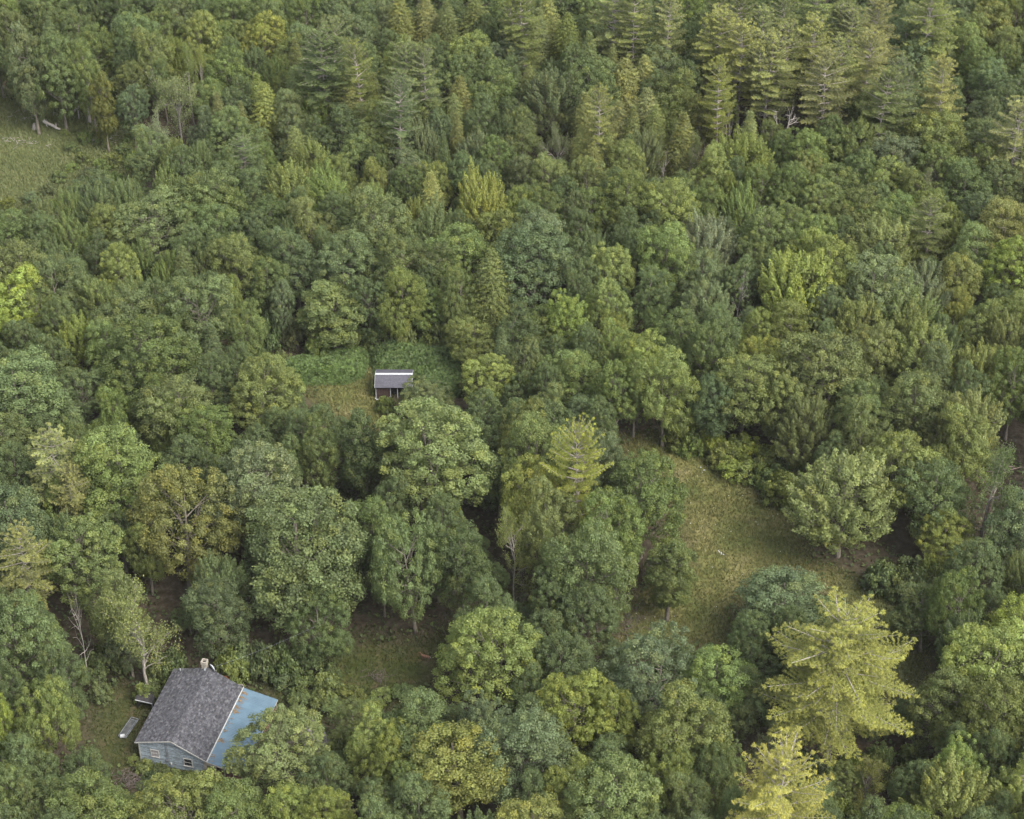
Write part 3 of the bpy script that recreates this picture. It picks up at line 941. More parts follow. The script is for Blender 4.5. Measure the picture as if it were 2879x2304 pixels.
# ------------------------------------------------------------------ place the trees
rnd = random.Random(7)
placed = []          # x, y, radius, height, kind, object, px, py(top), tone
pins = {}


def scatter_tone(t):
    c = TONE[t]
    k = rnd.uniform(.88, 1.14)
    return (c[0] * k * rnd.uniform(.93, 1.08), c[1] * k, c[2] * k * rnd.uniform(.85, 1.15), 1)


def put(kind, tone, x, y, diam, h, lean=None, variant=None):
    lib = LIB[kind]
    a = lib[rnd.randrange(len(lib)) if variant is None else variant % len(lib)]
    if h is None:
        h = a['H']
    sr, sh = diam / 2 / a['R'], h / a['H']
    nm = KIND[kind][0]
    an = rnd.uniform(.90, 1.12) if kind in 'ksvcu' else 1
    root = empty(nm, (x, y, 0), rnd.uniform(0, 2 * PI), (sr * an, sr / an, sh))
    if kind in 'ksvxn':
        root.rotation_euler[0], root.rotation_euler[1] = rnd.gauss(0, .045), rnd.gauss(0, .045)
    if lean:
        root.rotation_euler = (lean[0], lean[1], root.rotation_euler[2])
    tr = link('trunk' if kind != 'u' else 'stem', a['trunk'], root)
    if 'crown' in a:
        cr = link('crown', a['crown'], root)
        cr.color = scatter_tone(tone)
    return root, a


def default_h(kind, diam):
    if kind == 'k':
        return min(18.5, 11.5 + max(0, diam - 4) * .85)
    if kind == 's':
        return min(16, 10.5 + max(0, diam - 4) * .7)
    if kind == 'h':
        return 11.5 + diam * .55
    if kind == 'n':
        return 19.5
    return LIB[kind][0]['H']


protect = [CLEAR[k] for k in ('field', 'lawn', 'knot', 'meadow', 'yard', 'side', 'gap', 'brown', 'strip', 'apron')] + [HOUSE_PX, SHED_PX]


def blocks_view(x, y, r, h):
    n = 0
    for fx, fz in ((0, .97), (-.7, .75), (.7, .75), (-1, .5), (1, .5), (0, .5), (-.7, .25), (.7, .25), (0, .08)):
        q = project(x + fx * r, y, h * fz)
        for pl in protect:
            if inside(q[0], q[1], pl):
                n += 1
                break
    return n




count = 0
for off, txt in TREES.items():
    for item in txt.replace('\n', ';').split(';'):
        item = item.strip()
        if not item:
            continue
        p = item.split()
        kind, tone = p[0][0], p[0][1]
        qx, qy, qw = float(p[1]), float(p[2]), float(p[3])
        px, py, w = off[0] + qx / 1.4972, off[1] + qy / 1.4972, qw / 1.4972
        h = float(p[4]) if len(p) > 4 else None
        a0 = LIB[kind][0]
        hh = h or 14
        for _ in range(3):                     # size and place settle together
            if a0.get('cone') or kind in 'xvb':
                g = ground(px, py, hh * .985)
                d = project(g.x, g.y, hh)[2]
                diam = w * d / F_PX
            else:
                zc, au = hh * (a0['zc'] / a0['H']), hh * (1 - a0['zc'] / a0['H'])
                g = ground(px, py + w * .5, zc)
                d = project(g.x, g.y, zc)[2]
                diam = w * d / F_PX
                th = PITCH + (py + w * .4 - CY) / F_PX
                up_px = math.hypot(diam / 2 * math.sin(th), au * math.cos(th)) * F_PX / d * .96
                g = ground(px, py + up_px, zc)
            hh = h or default_h(kind, diam)
        d0 = diam
        diam *= {'k': (1.16 if py < 1500 else 1.27) + .2 * ((count * 37) % 10) / 10, 's': 1.15, 'h': 1.3, 'n': 1.08}.get(kind, 1)
        if blocks_view(g.x, g.y, diam / 2, hh) > blocks_view(g.x, g.y, d0 / 2, hh):
            diam = d0 * .86
        root, a = put(kind, tone, g.x, g.y, diam, hh, variant=count)
        if kind == 'N':
            root.rotation_euler = (0, 0, 1.0)
        count += 1
        placed.append(dict(x=g.x, y=g.y, r=diam / 2, h=hh, kind=kind, tone=tone, o=root, px=px, py=py, seen=True, w=w))

for off, txt in SHRUBS.items():
    for item in txt.replace('\n', ';').split(';'):
        item = item.strip()
        if not item:
            continue
        tone, qx, qy, qw, h = item.split()
        px, py, w, h = off[0] + float(qx) / 1.4972, off[1] + float(qy) / 1.4972, float(qw) / 1.4972, float(h)
        g = ground(px, py, h)
        d = project(g.x, g.y, h)[2]
        diam = w * d / F_PX
        gy = g.y - diam * .2
        root, a = put('u', tone, g.x, gy, diam, h)
        placed.append(dict(x=g.x, y=gy, r=diam / 2, h=h, kind='u', tone=tone, o=root, px=px, py=py, seen=True, w=w))

# the gaps between them, where only shaded lower crowns show
for t in placed:
    if t['kind'] in 'xvb':
        w_ = t['w'] * .4
        protect.append([(t['px'] - w_, t['py'] + 3), (t['px'] + w_, t['py'] + 3), (t['px'] + w_, t['py'] + t['w'] * 1.1), (t['px'] - w_, t['py'] + t['w'] * 1.1)])


fills = 0
understory = []
cand = []
rf = random.Random(5)
for _ in range(14000):
    y = rf.uniform(118, 345)
    x = rf.uniform(-1, 1) * (y * .30 + 30)
    cand.append((x, y))
cell = {}


def near(x, y):
    out = []
    for i in range(int(x // 8) - 1, int(x // 8) + 2):
        for j in range(int(y // 8) - 1, int(y // 8) + 2):
            out += cell.get((i, j), [])
    return out


def add_cell(t):
    cell.setdefault((int(t['x'] // 8), int(t['y'] // 8)), []).append(t)


for t in placed:
    add_cell(t)
for x, y in cand:
    q = project(x, y, 10)
    q0 = project(x, y, 0)
    outside = q[0] < -60 or q[0] > 2940 or q[1] < -40 or q[1] > 2350
    if q[0] < -140 or q[0] > 3020 or q[1] < -110 or project(x, y, 13)[1] > 2330:
        continue
    lo = rf.random()
    r = rf.uniform(3.2, 4.6) if outside else rf.uniform(2.3, 3.6)
    h = rf.uniform(13, 16) if outside else rf.uniform(8.5, 12.5)
    ok = True
    for t in near(x, y):
        if math.hypot(t['x'] - x, t['y'] - y) < (t['r'] + r) * (.62 if t['kind'] != 'u' else .9):
            ok = False
            break
    if not ok:
        continue
    if blocks_view(x, y, r, h):
        h2 = 5.0
        r = 2.0
        if blocks_view(x, y, r, h2):
            continue
        h = h2
    kind = 'k' if rf.random() < .84 else ('s' if rf.random() < .6 else 'h')
    if h < 6:
        kind = 'k'
    if kind == 'h':
        r *= .7
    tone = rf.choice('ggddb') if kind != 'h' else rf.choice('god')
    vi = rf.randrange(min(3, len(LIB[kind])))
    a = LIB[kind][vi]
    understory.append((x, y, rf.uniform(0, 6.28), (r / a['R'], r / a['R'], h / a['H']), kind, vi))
    add_cell(dict(x=x, y=y, r=r, kind=kind))
    fills += 1
print('TREES', count, 'FILL', fills, 'ALL', len(placed))


# the shaded lower trees nobody can tell apart: one mass, instanced from the same crowns
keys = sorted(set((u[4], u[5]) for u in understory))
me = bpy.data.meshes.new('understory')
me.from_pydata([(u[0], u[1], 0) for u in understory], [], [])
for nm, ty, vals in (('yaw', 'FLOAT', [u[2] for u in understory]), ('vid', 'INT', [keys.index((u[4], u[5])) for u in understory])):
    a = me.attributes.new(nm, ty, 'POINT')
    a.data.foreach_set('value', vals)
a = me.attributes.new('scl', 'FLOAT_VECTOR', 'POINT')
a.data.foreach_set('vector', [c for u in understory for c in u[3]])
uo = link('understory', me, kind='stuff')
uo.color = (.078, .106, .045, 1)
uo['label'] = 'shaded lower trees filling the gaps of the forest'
ng = bpy.data.node_groups.new('understory', 'GeometryNodeTree')
ng.interface.new_socket('Geometry', in_out='INPUT', socket_type='NodeSocketGeometry')
ng.interface.new_socket('Geometry', in_out='OUTPUT', socket_type='NodeSocketGeometry')
GN, GL = ng.nodes, ng.links
gi, go = GN.new('NodeGroupInput'), GN.new('NodeGroupOutput')
jn = GN.new('GeometryNodeJoinGeometry')


def named(nm, ty):
    n = GN.new('GeometryNodeInputNamedAttribute')
    n.data_type = ty
    n.inputs['Name'].default_value = nm
    return n.outputs[0]


vid, yaw, scl = named('vid', 'INT'), named('yaw', 'FLOAT'), named('scl', 'FLOAT_VECTOR')
cx_ = GN.new('ShaderNodeCombineXYZ')
GL.new(yaw, cx_.inputs['Z'])
for i, (k, vi) in enumerate(keys):
    src = next((t['o'] for t in placed if t['kind'] == k and any(ch.data == LIB[k][vi]['crown'] for ch in t['o'].children)), None)
    cmp_ = GN.new('FunctionNodeCompare')
    cmp_.data_type = 'INT'
    cmp_.operation = 'EQUAL'
    GL.new(vid, cmp_.inputs[2])
    cmp_.inputs[3].default_value = i
    for ch in src.children:
        oi = GN.new('GeometryNodeObjectInfo')
        oi.inputs['Object'].default_value = ch
        oi.inputs['As Instance'].default_value = True
        ip = GN.new('GeometryNodeInstanceOnPoints')
        GL.new(gi.outputs[0], ip.inputs['Points'])
        GL.new(cmp_.outputs['Result'], ip.inputs['Selection'])
        GL.new(oi.outputs['Geometry'], ip.inputs['Instance'])
        GL.new(cx_.outputs[0], ip.inputs['Rotation'])
        GL.new(scl, ip.inputs['Scale'])
        GL.new(ip.outputs[0], jn.inputs[0])
GL.new(jn.outputs[0], go.inputs[0])
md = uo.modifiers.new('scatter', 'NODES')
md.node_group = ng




# thin summer air: the far trees pale a little
hm = bpy.data.materials.new('haze')
hm.use_nodes = True
hm.node_tree.nodes.clear()
pv = hm.node_tree.nodes.new('ShaderNodeVolumePrincipled')
pv.inputs['Color'].default_value = (.92, .96, 1, 1)
pv.inputs['Density'].default_value = .00003
ho = hm.node_tree.nodes.new('ShaderNodeOutputMaterial')
hm.node_tree.links.new(pv.outputs[0], ho.inputs['Volume'])
hz = MB().box((0, 0, 85), (8100, 8100, 174)).build('haze', hm)
hz['kind'] = 'stuff'
# ------------------------------------------------------------------ ground cover that nobody could count
def pts_in(key, n, rng, grow=0.0):
    P = np.array(GP[key])
    lo, hi = P.min(0) - grow, P.max(0) + grow
    p = rng.uniform(lo, hi, size=(n, 2))
    return p[poly_dist(p[:, 0], p[:, 1], GP[key]) < grow]


def blades(name, pts, h, w, mat, color, rng, label, yk=.3):
    n = len(pts)
    base = np.column_stack([pts, np.full(n, -.06)])
    lean = rng.normal(0, .35, (n, 2))
    hh = h * rng.uniform(.5, 1.3, n)
    tip = base + np.column_stack([lean * hh[:, None], hh])
    a = rng.uniform(0, 2 * PI, n)
    sd = np.column_stack([np.cos(a), np.sin(a), np.zeros(n)]) * (w * rng.uniform(.6, 1.3, n))[:, None] / 2
    v = np.stack([base - sd, base + sd, tip], 1).reshape(-1, 3)
    f = np.arange(3 * n).reshape(n, 3)
    tn = np.column_stack([np.clip(rng.normal(1, .13, n), .5, 1.5), np.clip(rng.normal(.2, yk * .5, n), 0, 1)])
    o = link(name, np_mesh(name, v, f, mat, tn), kind='stuff')
    o.color = (*color, 1)
    o['label'] = label
    return o


rng = np.random.default_rng(3)
pm = np.vstack([pts_in('meadow', 60000, rng, 2.0), pts_in('lawn', 9000, rng, 1.0)])
blades('dry_grass', pm, .42, .12, GRASSM, (.105, .112, .046), rng, 'dry straw coloured grass of the meadow and the shed lawn')
pe = np.vstack([pts_in('field', 60000, rng, 3.0)])
blades('field_grass', pe, .5, .16, GRASSM, (.092, .110, .052), rng, 'green rough grass of the open field')
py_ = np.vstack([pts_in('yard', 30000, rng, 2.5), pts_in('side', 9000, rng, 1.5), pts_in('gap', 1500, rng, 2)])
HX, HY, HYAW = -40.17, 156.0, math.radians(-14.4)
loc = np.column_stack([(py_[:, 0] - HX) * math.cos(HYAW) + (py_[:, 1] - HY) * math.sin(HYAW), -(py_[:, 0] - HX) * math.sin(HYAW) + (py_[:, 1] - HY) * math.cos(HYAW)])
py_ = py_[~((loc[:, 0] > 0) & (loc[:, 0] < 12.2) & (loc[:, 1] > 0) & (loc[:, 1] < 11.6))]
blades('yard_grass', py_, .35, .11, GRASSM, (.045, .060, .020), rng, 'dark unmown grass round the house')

# small white flower heads in the meadow
pf = pts_in('meadow', 150, rng)
v, f = [], []
for i, (x, y) in enumerate(pf):
    s = rng.uniform(.02, .04)
    z = rng.uniform(.35, .5)
    v += [(x - s, y - s, z), (x + s, y - s, z + .02), (x + s, y + s, z), (x - s, y + s, z + .03)]
    f.append((4 * i, 4 * i + 1, 4 * i + 2, 4 * i + 3))
o = link('flowers', np_mesh('flowers', np.array(v), np.array(f), noise_mat('petals', (.55, .55, .45), (.75, .75, .68), 9)), kind='stuff')

# leafy undergrowth under and between the trees
m = 90000
yy = rng.uniform(125, 350, m)
xx = rng.uniform(-1, 1, m) * (yy * .28 + 12)
keep = np.ones(m, bool)
for key in ('meadow', 'lawn', 'field', 'yard', 'side'):
    keep &= poly_dist(xx, yy, GP[key]) > rng.uniform(-1.2, 1.0, m)
lx = (xx - HX) * math.cos(HYAW) + (yy - HY) * math.sin(HYAW)
ly = -(xx - HX) * math.sin(HYAW) + (yy - HY) * math.cos(HYAW)
keep &= ~((lx > -.4) & (lx < 12.4) & (ly > -.6) & (ly < 12))
keep &= ~((xx > -18.5) & (xx < -12.5) & (yy > 218.9) & (yy < 224))
xx, yy = xx[keep], yy[keep]
patch = smooth_noise(xx, yy, 44, 4) > -.35
xx, yy = xx[patch], yy[patch]
zz = rng.uniform(.1, 1.0, len(xx)) * (.7 + .5 * smooth_noise(xx, yy, 9, 3))
P3 = np.column_stack([xx, yy, np.maximum(zz, .08)])
um = leaf_mesh('undergrowth', P3, rng.normal(size=P3.shape) * .5 + [0, 0, 1], .46, .34, LEAF, rng,
               np.column_stack([np.clip(rng.normal(1, .2, len(xx)), .5, 1.6), np.clip(rng.normal(.15, .2, len(xx)), 0, 1)]))
o = link('undergrowth', um, kind='stuff')
o.color = (.050, .072, .028, 1)

# thicket of big leaved stems behind the shed, and its smaller neighbour
def thicket(name, outline, top, n, label, seed, col):
    rng = np.random.default_rng(seed)
    P = np.array(outline)
    lo, hi = P.min(0), P.max(0)
    p = rng.uniform(lo, hi, size=(n, 2))
    d = -poly_dist(p[:, 0], p[:, 1], outline) + .5 * smooth_noise(p[:, 0], p[:, 1], seed + 9, 1.3)
    p, d = p[d > 0], d[d > 0]
    hsurf = top * (1 - np.exp(-d / 1.5)) * (1 + .22 * smooth_noise(p[:, 0], p[:, 1], seed, 1.1) + .12 * smooth_noise(p[:, 0], p[:, 1], seed + 3, 3.5)) + .05
    z = hsurf * np.where(rng.random(len(p)) < .75, rng.uniform(.86, 1.04, len(p)), rng.uniform(.1, .9, len(p)))
    q = np.column_stack([p, z])
    K = (np.floor(p[:, 0] * 2).astype(int) * 7919 + np.floor(p[:, 1] * 2).astype(int) * 104729) % 997
    tv = np.random.default_rng(1).normal(1, .2, 997)[K]
    me = leaf_mesh(name, q, rng.normal(size=q.shape) * .6 + [0, -.15, 1], .50, .42, LEAF, rng,
                   np.column_stack([np.clip(tv * rng.normal(1, .15, len(q)), .5, 1.6), np.clip(rng.normal(.12, .15, len(q)), 0, 1)]))
    o = link(name, me, kind='stuff')
    o.color = col
    o['label'] = label
    return o


def gp(off, pts, z=0):
    return [tuple(ground(off[0] + x / 1.4972, off[1] + y / 1.4972, z).xy) for x, y in pts]


thicket('knotweed', gp(Q1, [(1085, 1500), (1170, 1478), (1300, 1455), (1420, 1440), (1500, 1425), (1555, 1415), (1560, 1470), (1545, 1545), (1480, 1560), (1360, 1575), (1240, 1590), (1180, 1570), (1110, 1560)], 2.0), 2.3, 26000,
        'dense low bank of broad leaves left of the shed', 5, (.068, .105, .036, 1))
thicket('knotweed', gp(Q1, [(1545, 1420), (1640, 1405), (1760, 1400), (1880, 1405), (1960, 1460), (1985, 1560), (1945, 1625), (1860, 1640), (1800, 1635), (1745, 1610), (1735, 1560), (1580, 1556), (1575, 1500)], 2.0), 2.4, 34000,
        'dense low bank of broad leaves behind the shed', 6, (.064, .098, .036, 1))
thicket('knotweed', gp(Q2, [(60, 1370), (120, 1340), (200, 1355), (210, 1420), (170, 1470), (90, 1440)], 2.0), 2.6, 9000,
        'dense low bank of broad leaves beside the dark trees', 7, (.056, .088, .030, 1))
thicket('long_grass', gp(Q4, [(640, 40), (720, 0), (820, 30), (900, 90), (860, 170), (780, 180), (700, 130), (650, 110)], .8), 1.3, 9000,
        'tall bright green weeds at the head of the meadow', 8, (.075, .105, .030, 1))

# gravel of the drive seen between the crowns right of the house
drive = gp(Q3, [(1250, 1300), (1300, 1290), (1350, 1330), (1400, 1400), (1430, 1470), (1400, 1560), (1340, 1560), (1330, 1470), (1270, 1400)])
D = MB().poly([(x, y, .012) for x, y in drive])
tag(D.build('drive', noise_mat('gravel', (.11, .095, .092), (.18, .158, .152), 6)), kind='structure')

# ------------------------------------------------------------------ the house
def R2(x, y):
    return (HX + x * math.cos(HYAW) - y * math.sin(HYAW), HY + x * math.sin(HYAW) + y * math.cos(HYAW))


house = empty('house', (HX, HY, 0), HYAW)
tag(house, 'weathered blue grey cottage with patched grey shingle roof and long blue metal porch roof', 'house')
WL, WR, HLn, WB = 4.16, 3.88, 11.32, 3.95
hA, hR, hE, hB = 3.20, 4.42, 2.33, 1.42
SID = noise_mat('blue_grey_paint', (.13, .165, .20), (.27, .32, .37), 5, 8, c3=(.12, .135, .15), scale3=2.2, use_tint=True, stretch=(1.4, 1, 5), rough=.85)
WHITE = noise_mat('old_white_paint', (.22, .22, .215), (.34, .34, .33), 5, rough=.7)
CREAM = noise_mat('cream_paint', (.20, .18, .155), (.32, .29, .25), 5, rough=.75)
SHING = noise_mat('shingle', (.025, .026, .032), (.055, .056, .064), 9, 6, c3=(.064, .062, .068), scale3=3.5, use_tint=True, rough=.95)
BLUE = noise_mat('blue_metal', (.066, .106, .145), (.084, .132, .176), .9, 4, rough=.45, spec=.4, use_tint=True)
GLASS = noise_mat('dark_glass', (.012, .014, .016), (.03, .033, .036), 2, rough=.12, spec=.5)
BLIND = noise_mat('blind', (.16, .15, .16), (.26, .25, .26), 4)
BRICK = noise_mat('chimney_block', (.17, .155, .13), (.30, .27, .235), 8, rough=.9)
SOOT = noise_mat('soot', (.01, .01, .01), (.03, .028, .026), 6)
STEEL = noise_mat('grey_metal', (.12, .13, .15), (.22, .23, .25), 3, rough=.45, metallic=.3)
DARKSTEEL = noise_mat('dull_metal', (.035, .038, .04), (.085, .088, .09), 3, rough=.6)
PLASTIC = noise_mat('white_plastic', (.26, .27, .29), (.38, .39, .41), 5, rough=.5)
WOOD = noise_mat('grey_board', (.16, .14, .13), (.30, .27, .25), 6, stretch=(1, 6, 6), use_tint=True)
RUST = noise_mat('rust_tarp', (.07, .030, .012), (.14, .06, .02), 2.4, rough=.8)
REDWOOD = noise_mat('red_brown_board', (.09, .045, .04), (.17, .085, .07), 4)


def roof_z(x):
    if x < WL:
        return hA + (hR - hA) * x / WL
    return hR + (hE - hR) * (x - WL) / WR


# front wall boards
rr = random.Random(3)
B = MB()
z = 0.0
while z < hR - .2:
    z1 = z + .15
    zm = z + .08
    x0, x1 = .36, WL + WR - .18
    if zm > hA - .25 + .0:
        x0 = max(x0, (zm - hA + .12) / (hR - hA) * WL)
    zz_ = zm + .15
    if zz_ > hE:
        x1 = min(x1, WL + (hR - zz_) / (hR - hE) * WR)
    if x1 - x0 > .2:
        x = x0
        while x < x1 - .05:
            w = min(rr.uniform(1.6, 3.4), x1 - x)
            B.box((x + w / 2, .25 + rr.uniform(-.004, .004), z + .075), (w - .012, .035, .146), tint=(rr.uniform(.75, 1.15), 0))
            x += w
    z = z1
tag(B.build('front_siding', SID, house), kind='stuff')
W = MB()
W.poly([(.37, .285, 0), (WL + WR - .19, .285, 0), (WL + WR - .19, .285, roof_z(WL + WR - .19) - .12), (WL, .285, hR - .12), (.37, .285, roof_z(.37) - .12)])
W.poly([(.37, HLn - .25, 0), (.37, HLn - .25, roof_z(.37) - .12), (WL, HLn - .25, hR - .12), (WL + WR - .19, HLn - .25, roof_z(WL + WR - .19) - .12), (WL + WR - .19, HLn - .25, 0)])
W.box((.35, HLn / 2, (hA) / 2 - .02), (.03, HLn - .56, hA - .1))
W.box((WL + WR - .2, HLn / 2, hE / 2 - .1), (.03, HLn - .56, hE - .16))
W.build('wall', SID, house)
for nm, c, s in (('corner_board', (.34, .235, 1.42), (.13, .07, 2.84)), ('corner_board', (WL + WR - .16, .235, 1.02), (.17, .07, 2.04))):
    MB().box(c, s).build(nm, WHITE if c[0] < 1 else CREAM, house)


def slope_quad(x0, z0, x1, z1, y0, y1):
    return [(x0, y0, z0), (x1, y0, z1), (x1, y1, z1), (x0, y1, z0)]


# roof decks with their rows of shingles
def shingled(x0, z0, x1, z1, name, seed, ncol=34):
    """x0,z0 low eave; x1,z1 ridge"""
    r = random.Random(seed)
    deck = MB()
    pts = slope_quad(x0, z0, x1, z1, 0, HLn)
    if x0 > x1:
        pts = pts[::-1]
    deck.slab(pts, .12)
    dk = deck.build(name, SHING, house)
    run = math.hypot(x1 - x0, z1 - z0)
    d = Vector((x1 - x0, 0, z1 - z0)).normalized()
    n = Vector((-d.z, 0, d.x))
    if n.z < 0:
        n = -n
    S = MB()
    rows = int(run / .19)
    for i in range(rows):
        s0 = i * run / rows
        y = -(i % 2) * .16
        while y < HLn:
            w = r.choice((.30, .32, .34))
            a, b = max(0, y), min(HLn, y + w)
            if b - a > .04:
                P0 = Vector((x0, 0, z0)) + d * s0
                P1 = P0 + d * (run / rows + .03)
                lift = .028 + r.uniform(0, .008)
                q = [Vector((P0.x, a, P0.z)) + n * lift, Vector((P0.x, b - .012, P0.z)) + n * lift, Vector((P1.x, b - .012, P1.z)) + n * .006, Vector((P1.x, a, P1.z)) + n * .006]
                t = r.choice((.62, .78, .9, 1.0, 1.1, 1.28, 1.45)) * (1.06 if y % 1 < .5 else .97)
                if x0 < x1:
                    S.poly([q[0], q[3], q[2], q[1]], (t, 0))
                else:
                    S.poly(q, (t, 0))
                lo = [Vector((P0.x, a, P0.z)), Vector((P0.x, b - .012, P0.z))]
                S.poly([q[0], q[1], lo[1], lo[0]] if x0 < x1 else [q[1], q[0], lo[0], lo[1]], (t * .8, 0))
            y += w
    tag(S.build('shingles', SHING, dk), kind='stuff')
    return dk


shingled(0, hA, WL, hR, 'roof', 1)
shingled(WL + WR, hE, WL, hR, 'roof', 2)
# fascia boards along the gable and the valley strip
F = MB()
for xa_, za_, xb_, zb_ in ((0, hA, WL, hR), (WL, hR, WL + WR, hE)):
    dv = Vector((xb_ - xa_, 0, zb_ - za_))
    ang = -math.atan2(dv.z, dv.x)
    F.box(((xa_ + xb_) / 2, -.022, (za_ + zb_) / 2 - .075), (dv.length, .035, .15), rot=Matrix.Rotation(ang, 3, 'Y'))
F.build('fascia', WHITE, house)
MB().box((-.02, HLn / 2, hA - .08), (.03, HLn, .13)).build('fascia', WHITE, house)
MB().box((WL + WR + .05, HLn / 2, hE + .045), (.11, HLn, .035), rot=Matrix.Rotation(.2, 3, 'Y')).build('flashing', WHITE, house)
rg = MB()
for i in range(36):
    y0 = i * HLn / 36
    rg.box((WL, y0 + HLn / 72, hR + .03), (.26, HLn / 36 - .01, .035), tint=(rr.uniform(.7, 1.2), 0))
tag(rg.build('ridge_cap', SHING, house), kind='stuff')

# blue metal porch roof in separate sheets
x0, x1 = WL + WR - .02, WL + WR + WB
ang = -math.atan2(hB - hE + .05, WB)
npan = 13
for i in range(npan):
    pw = HLn / npan
    P = MB()
    yc = (i + .5) * pw
    zc_ = (hE - .06 + hB) / 2
    t = rr.uniform(.93, 1.07)
    P.box(((x0 + x1) / 2, yc, zc_), (math.hypot(WB, hE - hB), pw - .008, .03), rot=Matrix.Rotation(ang, 3, 'Y'), tint=(t, 0))
    for k in range(4):
        P.box(((x0 + x1) / 2, yc + (k - 1.5) * pw / 4, zc_ + .026), (math.hypot(WB, hE - hB), .045, .03), rot=Matrix.Rotation(ang, 3, 'Y'), tint=(t * 1.04, 0))
    P.build('roof_panel', BLUE, house)
MB().box(((x0 + x1) / 2, -.02, (hE - .06 + hB) / 2 - .11), (math.hypot(WB, hE - hB), .04, .2), rot=Matrix.Rotation(ang, 3, 'Y')).build('fascia', CREAM, house)
MB().box((x1 - .02, HLn / 2, hB - .1), (.04, HLn, .14), rot=None).build('fascia', WHITE, house)
# leaf litter caught along the top of the blue roof
rl = np.random.default_rng(9)
n = 260
c = rl.uniform(.2, HLn - .6, 30)
yy2 = c[rl.integers(0, 30, n)] + rl.normal(0, .10, n)
xx2 = x0 + .18 + np.abs(rl.normal(0, .30, n))
zz2 = hE - .02 + (hB - hE) * (xx2 - x0) / WB + .05
LIT = noise_mat('fallen_leaves', (.09, .06, .035), (.20, .14, .08), 8)
tag(link('leaf_litter', leaf_mesh('leaf_litter', np.column_stack([xx2, yy2, zz2]), rl.normal(size=(n, 3)) * .3 + [0, 0, 1], .19, .11, LIT, rl, np.column_stack([np.ones(n), np.zeros(n)])), house), kind='stuff')

# front windows
def window(x0, x1, zt0, zt1, hgt, glassmat, name='window'):
    w = x1 - x0
    sh = (zt1 - zt0) / w
    def sk(pts):
        return [(x, y, z + (x - x0) * sh) for x, y, z in pts]
    g = MB()
    zb_ = zt0 - hgt
    g.box(((x0 + x1) / 2, .215, (zb_ + zt0) / 2), (w - .1, .02, hgt - .1))
    go = g.build(name, glassmat, house)
    fr = MB()
    t = .085
    fr.box(((x0 + x1) / 2, .185, zt0 - t / 2), (w + .06, .07, t))
    fr.box(((x0 + x1) / 2, .175, zb_ + t / 2), (w + .1, .11, t))
    fr.box((x0 + t / 2, .188, (zb_ + zt0) / 2), (t, .064, hgt - 2 * t))
    fr.box((x1 - t / 2, .188, (zb_ + zt0) / 2), (t, .064, hgt - 2 * t))
    fr.build('frame', WHITE, go)
    MB().box(((x0 + x1) / 2, .192, (zb_ + zt0) / 2), (w - 2 * t, .035, .045)).build('sash_rail', WHITE, go)
    return go


w1 = window(1.60, 2.56, 2.36, 2.36, 1.14, BLIND)
bl = MB()
for i in range(9):
    bl.box((2.08, .20, 1.36 + i * .10), (.74, .012, .055), rot=Matrix.Rotation(.5, 3, 'X'))
tag(bl.build('blind_slats', BLIND, w1), kind='stuff')
w2 = window(5.30, 6.32, 1.98, 1.98, 1.20, GLASS)
# meter, pipe and vent on the front wall
m1 = MB().box((3.42, .17, 1.05), (.24, .12, .34)).cyl((3.42, .10, 1.12), (3.42, .04, 1.12), .09)
m1.build('meter_box', STEEL, house)
MB().cyl((3.46, .17, 1.2), (3.46, .17, 3.95), .03, 8).cyl((3.62, .18, .75), (3.62, .18, 3.95), .018, 6).build('conduit', STEEL, house)
MB().cyl((3.85, .16, .55), (3.85, .16, .84), .09, 10).build('utility_box', WHITE, house)
MB().cyl((6.1, .12, .02), (6.1, .12, .32), .13, 12, r2=.09).build('vent_pipe', PLASTIC, house)

# porch front: cream frame round a screened opening, posts, low wall
pf_ = MB()
pf_.box((7.72, .20, 1.05), (.16, .08, 2.1)).box((8.36, .20, .60), (1.12, .08, .16)).box((8.36, .20, 1.68), (1.12, .08, .26)).box((8.92, .20, .92), (.13, .09, 1.9))
pf_.build('porch_frame', CREAM, house)
MB().box((8.33, .225, 1.12), (1.05, .02, .86)).build('screen', noise_mat('insect_screen', (.035, .032, .022), (.06, .055, .04), 9), house)
MB().box((8.33, .24, .26), (1.1, .05, .5)).build('porch_wall', REDWOOD, house)
for x, zt in ((9.9, 1.6), (10.9, 1.45), (11.85, 1.3)):
    MB().box((x, .2, zt / 2), (.11, .11, zt)).build('porch_post', CREAM, house)
for y in (2.8, 5.6, 8.4, 11.2):
    MB().box((11.8, y, .68), (.11, .11, 1.34)).build('porch_post', CREAM, house)
MB().box((10.1, 5.7, .12), (3.7, 10.9, .16)).build('porch_floor', REDWOOD, house)
MB().box((10.0, 11.1, .62), (3.6, .05, .9)).build('porch_wall', REDWOOD, house)

# chimney, flashing, dish, vent, back yard things
ch = MB()
for i in range(24):                                     # courses of block
    z = i * .22
    s = .56 if i < 22 else .66
    for k in (-1, 1):
        ch.box((3.72 + k * s * .25 * (1 if i % 2 else 1), 11.42 - s / 2 + .06, z + .11), (s / 2 - .012, .11, .205), tint=(rr.uniform(.8, 1.15), 0))
        ch.box((3.72 + k * s * .25, 11.42 + s / 2 - .06, z + .11), (s / 2 - .012, .11, .205))
        ch.box((3.72 + k * (s / 2 - .055), 11.42, z + .11), (.11, s - .24, .205))
co = ch.build('chimney', BRICK, house)
MB().box((3.72, 11.42, 2.6), (.38, .38, 4.9)).build('flue', SOOT, co)
MB().box((4.05, 11.0, hR - .02), (.5, .55, .05), rot=Matrix.Rotation(.45, 3, 'Y')).build('flashing', STEEL, co)
MB().cyl((.95, 10.9, 3.2), (.95, 10.9, 3.85), .055, 8).build('vent_pipe', PLASTIC, house)
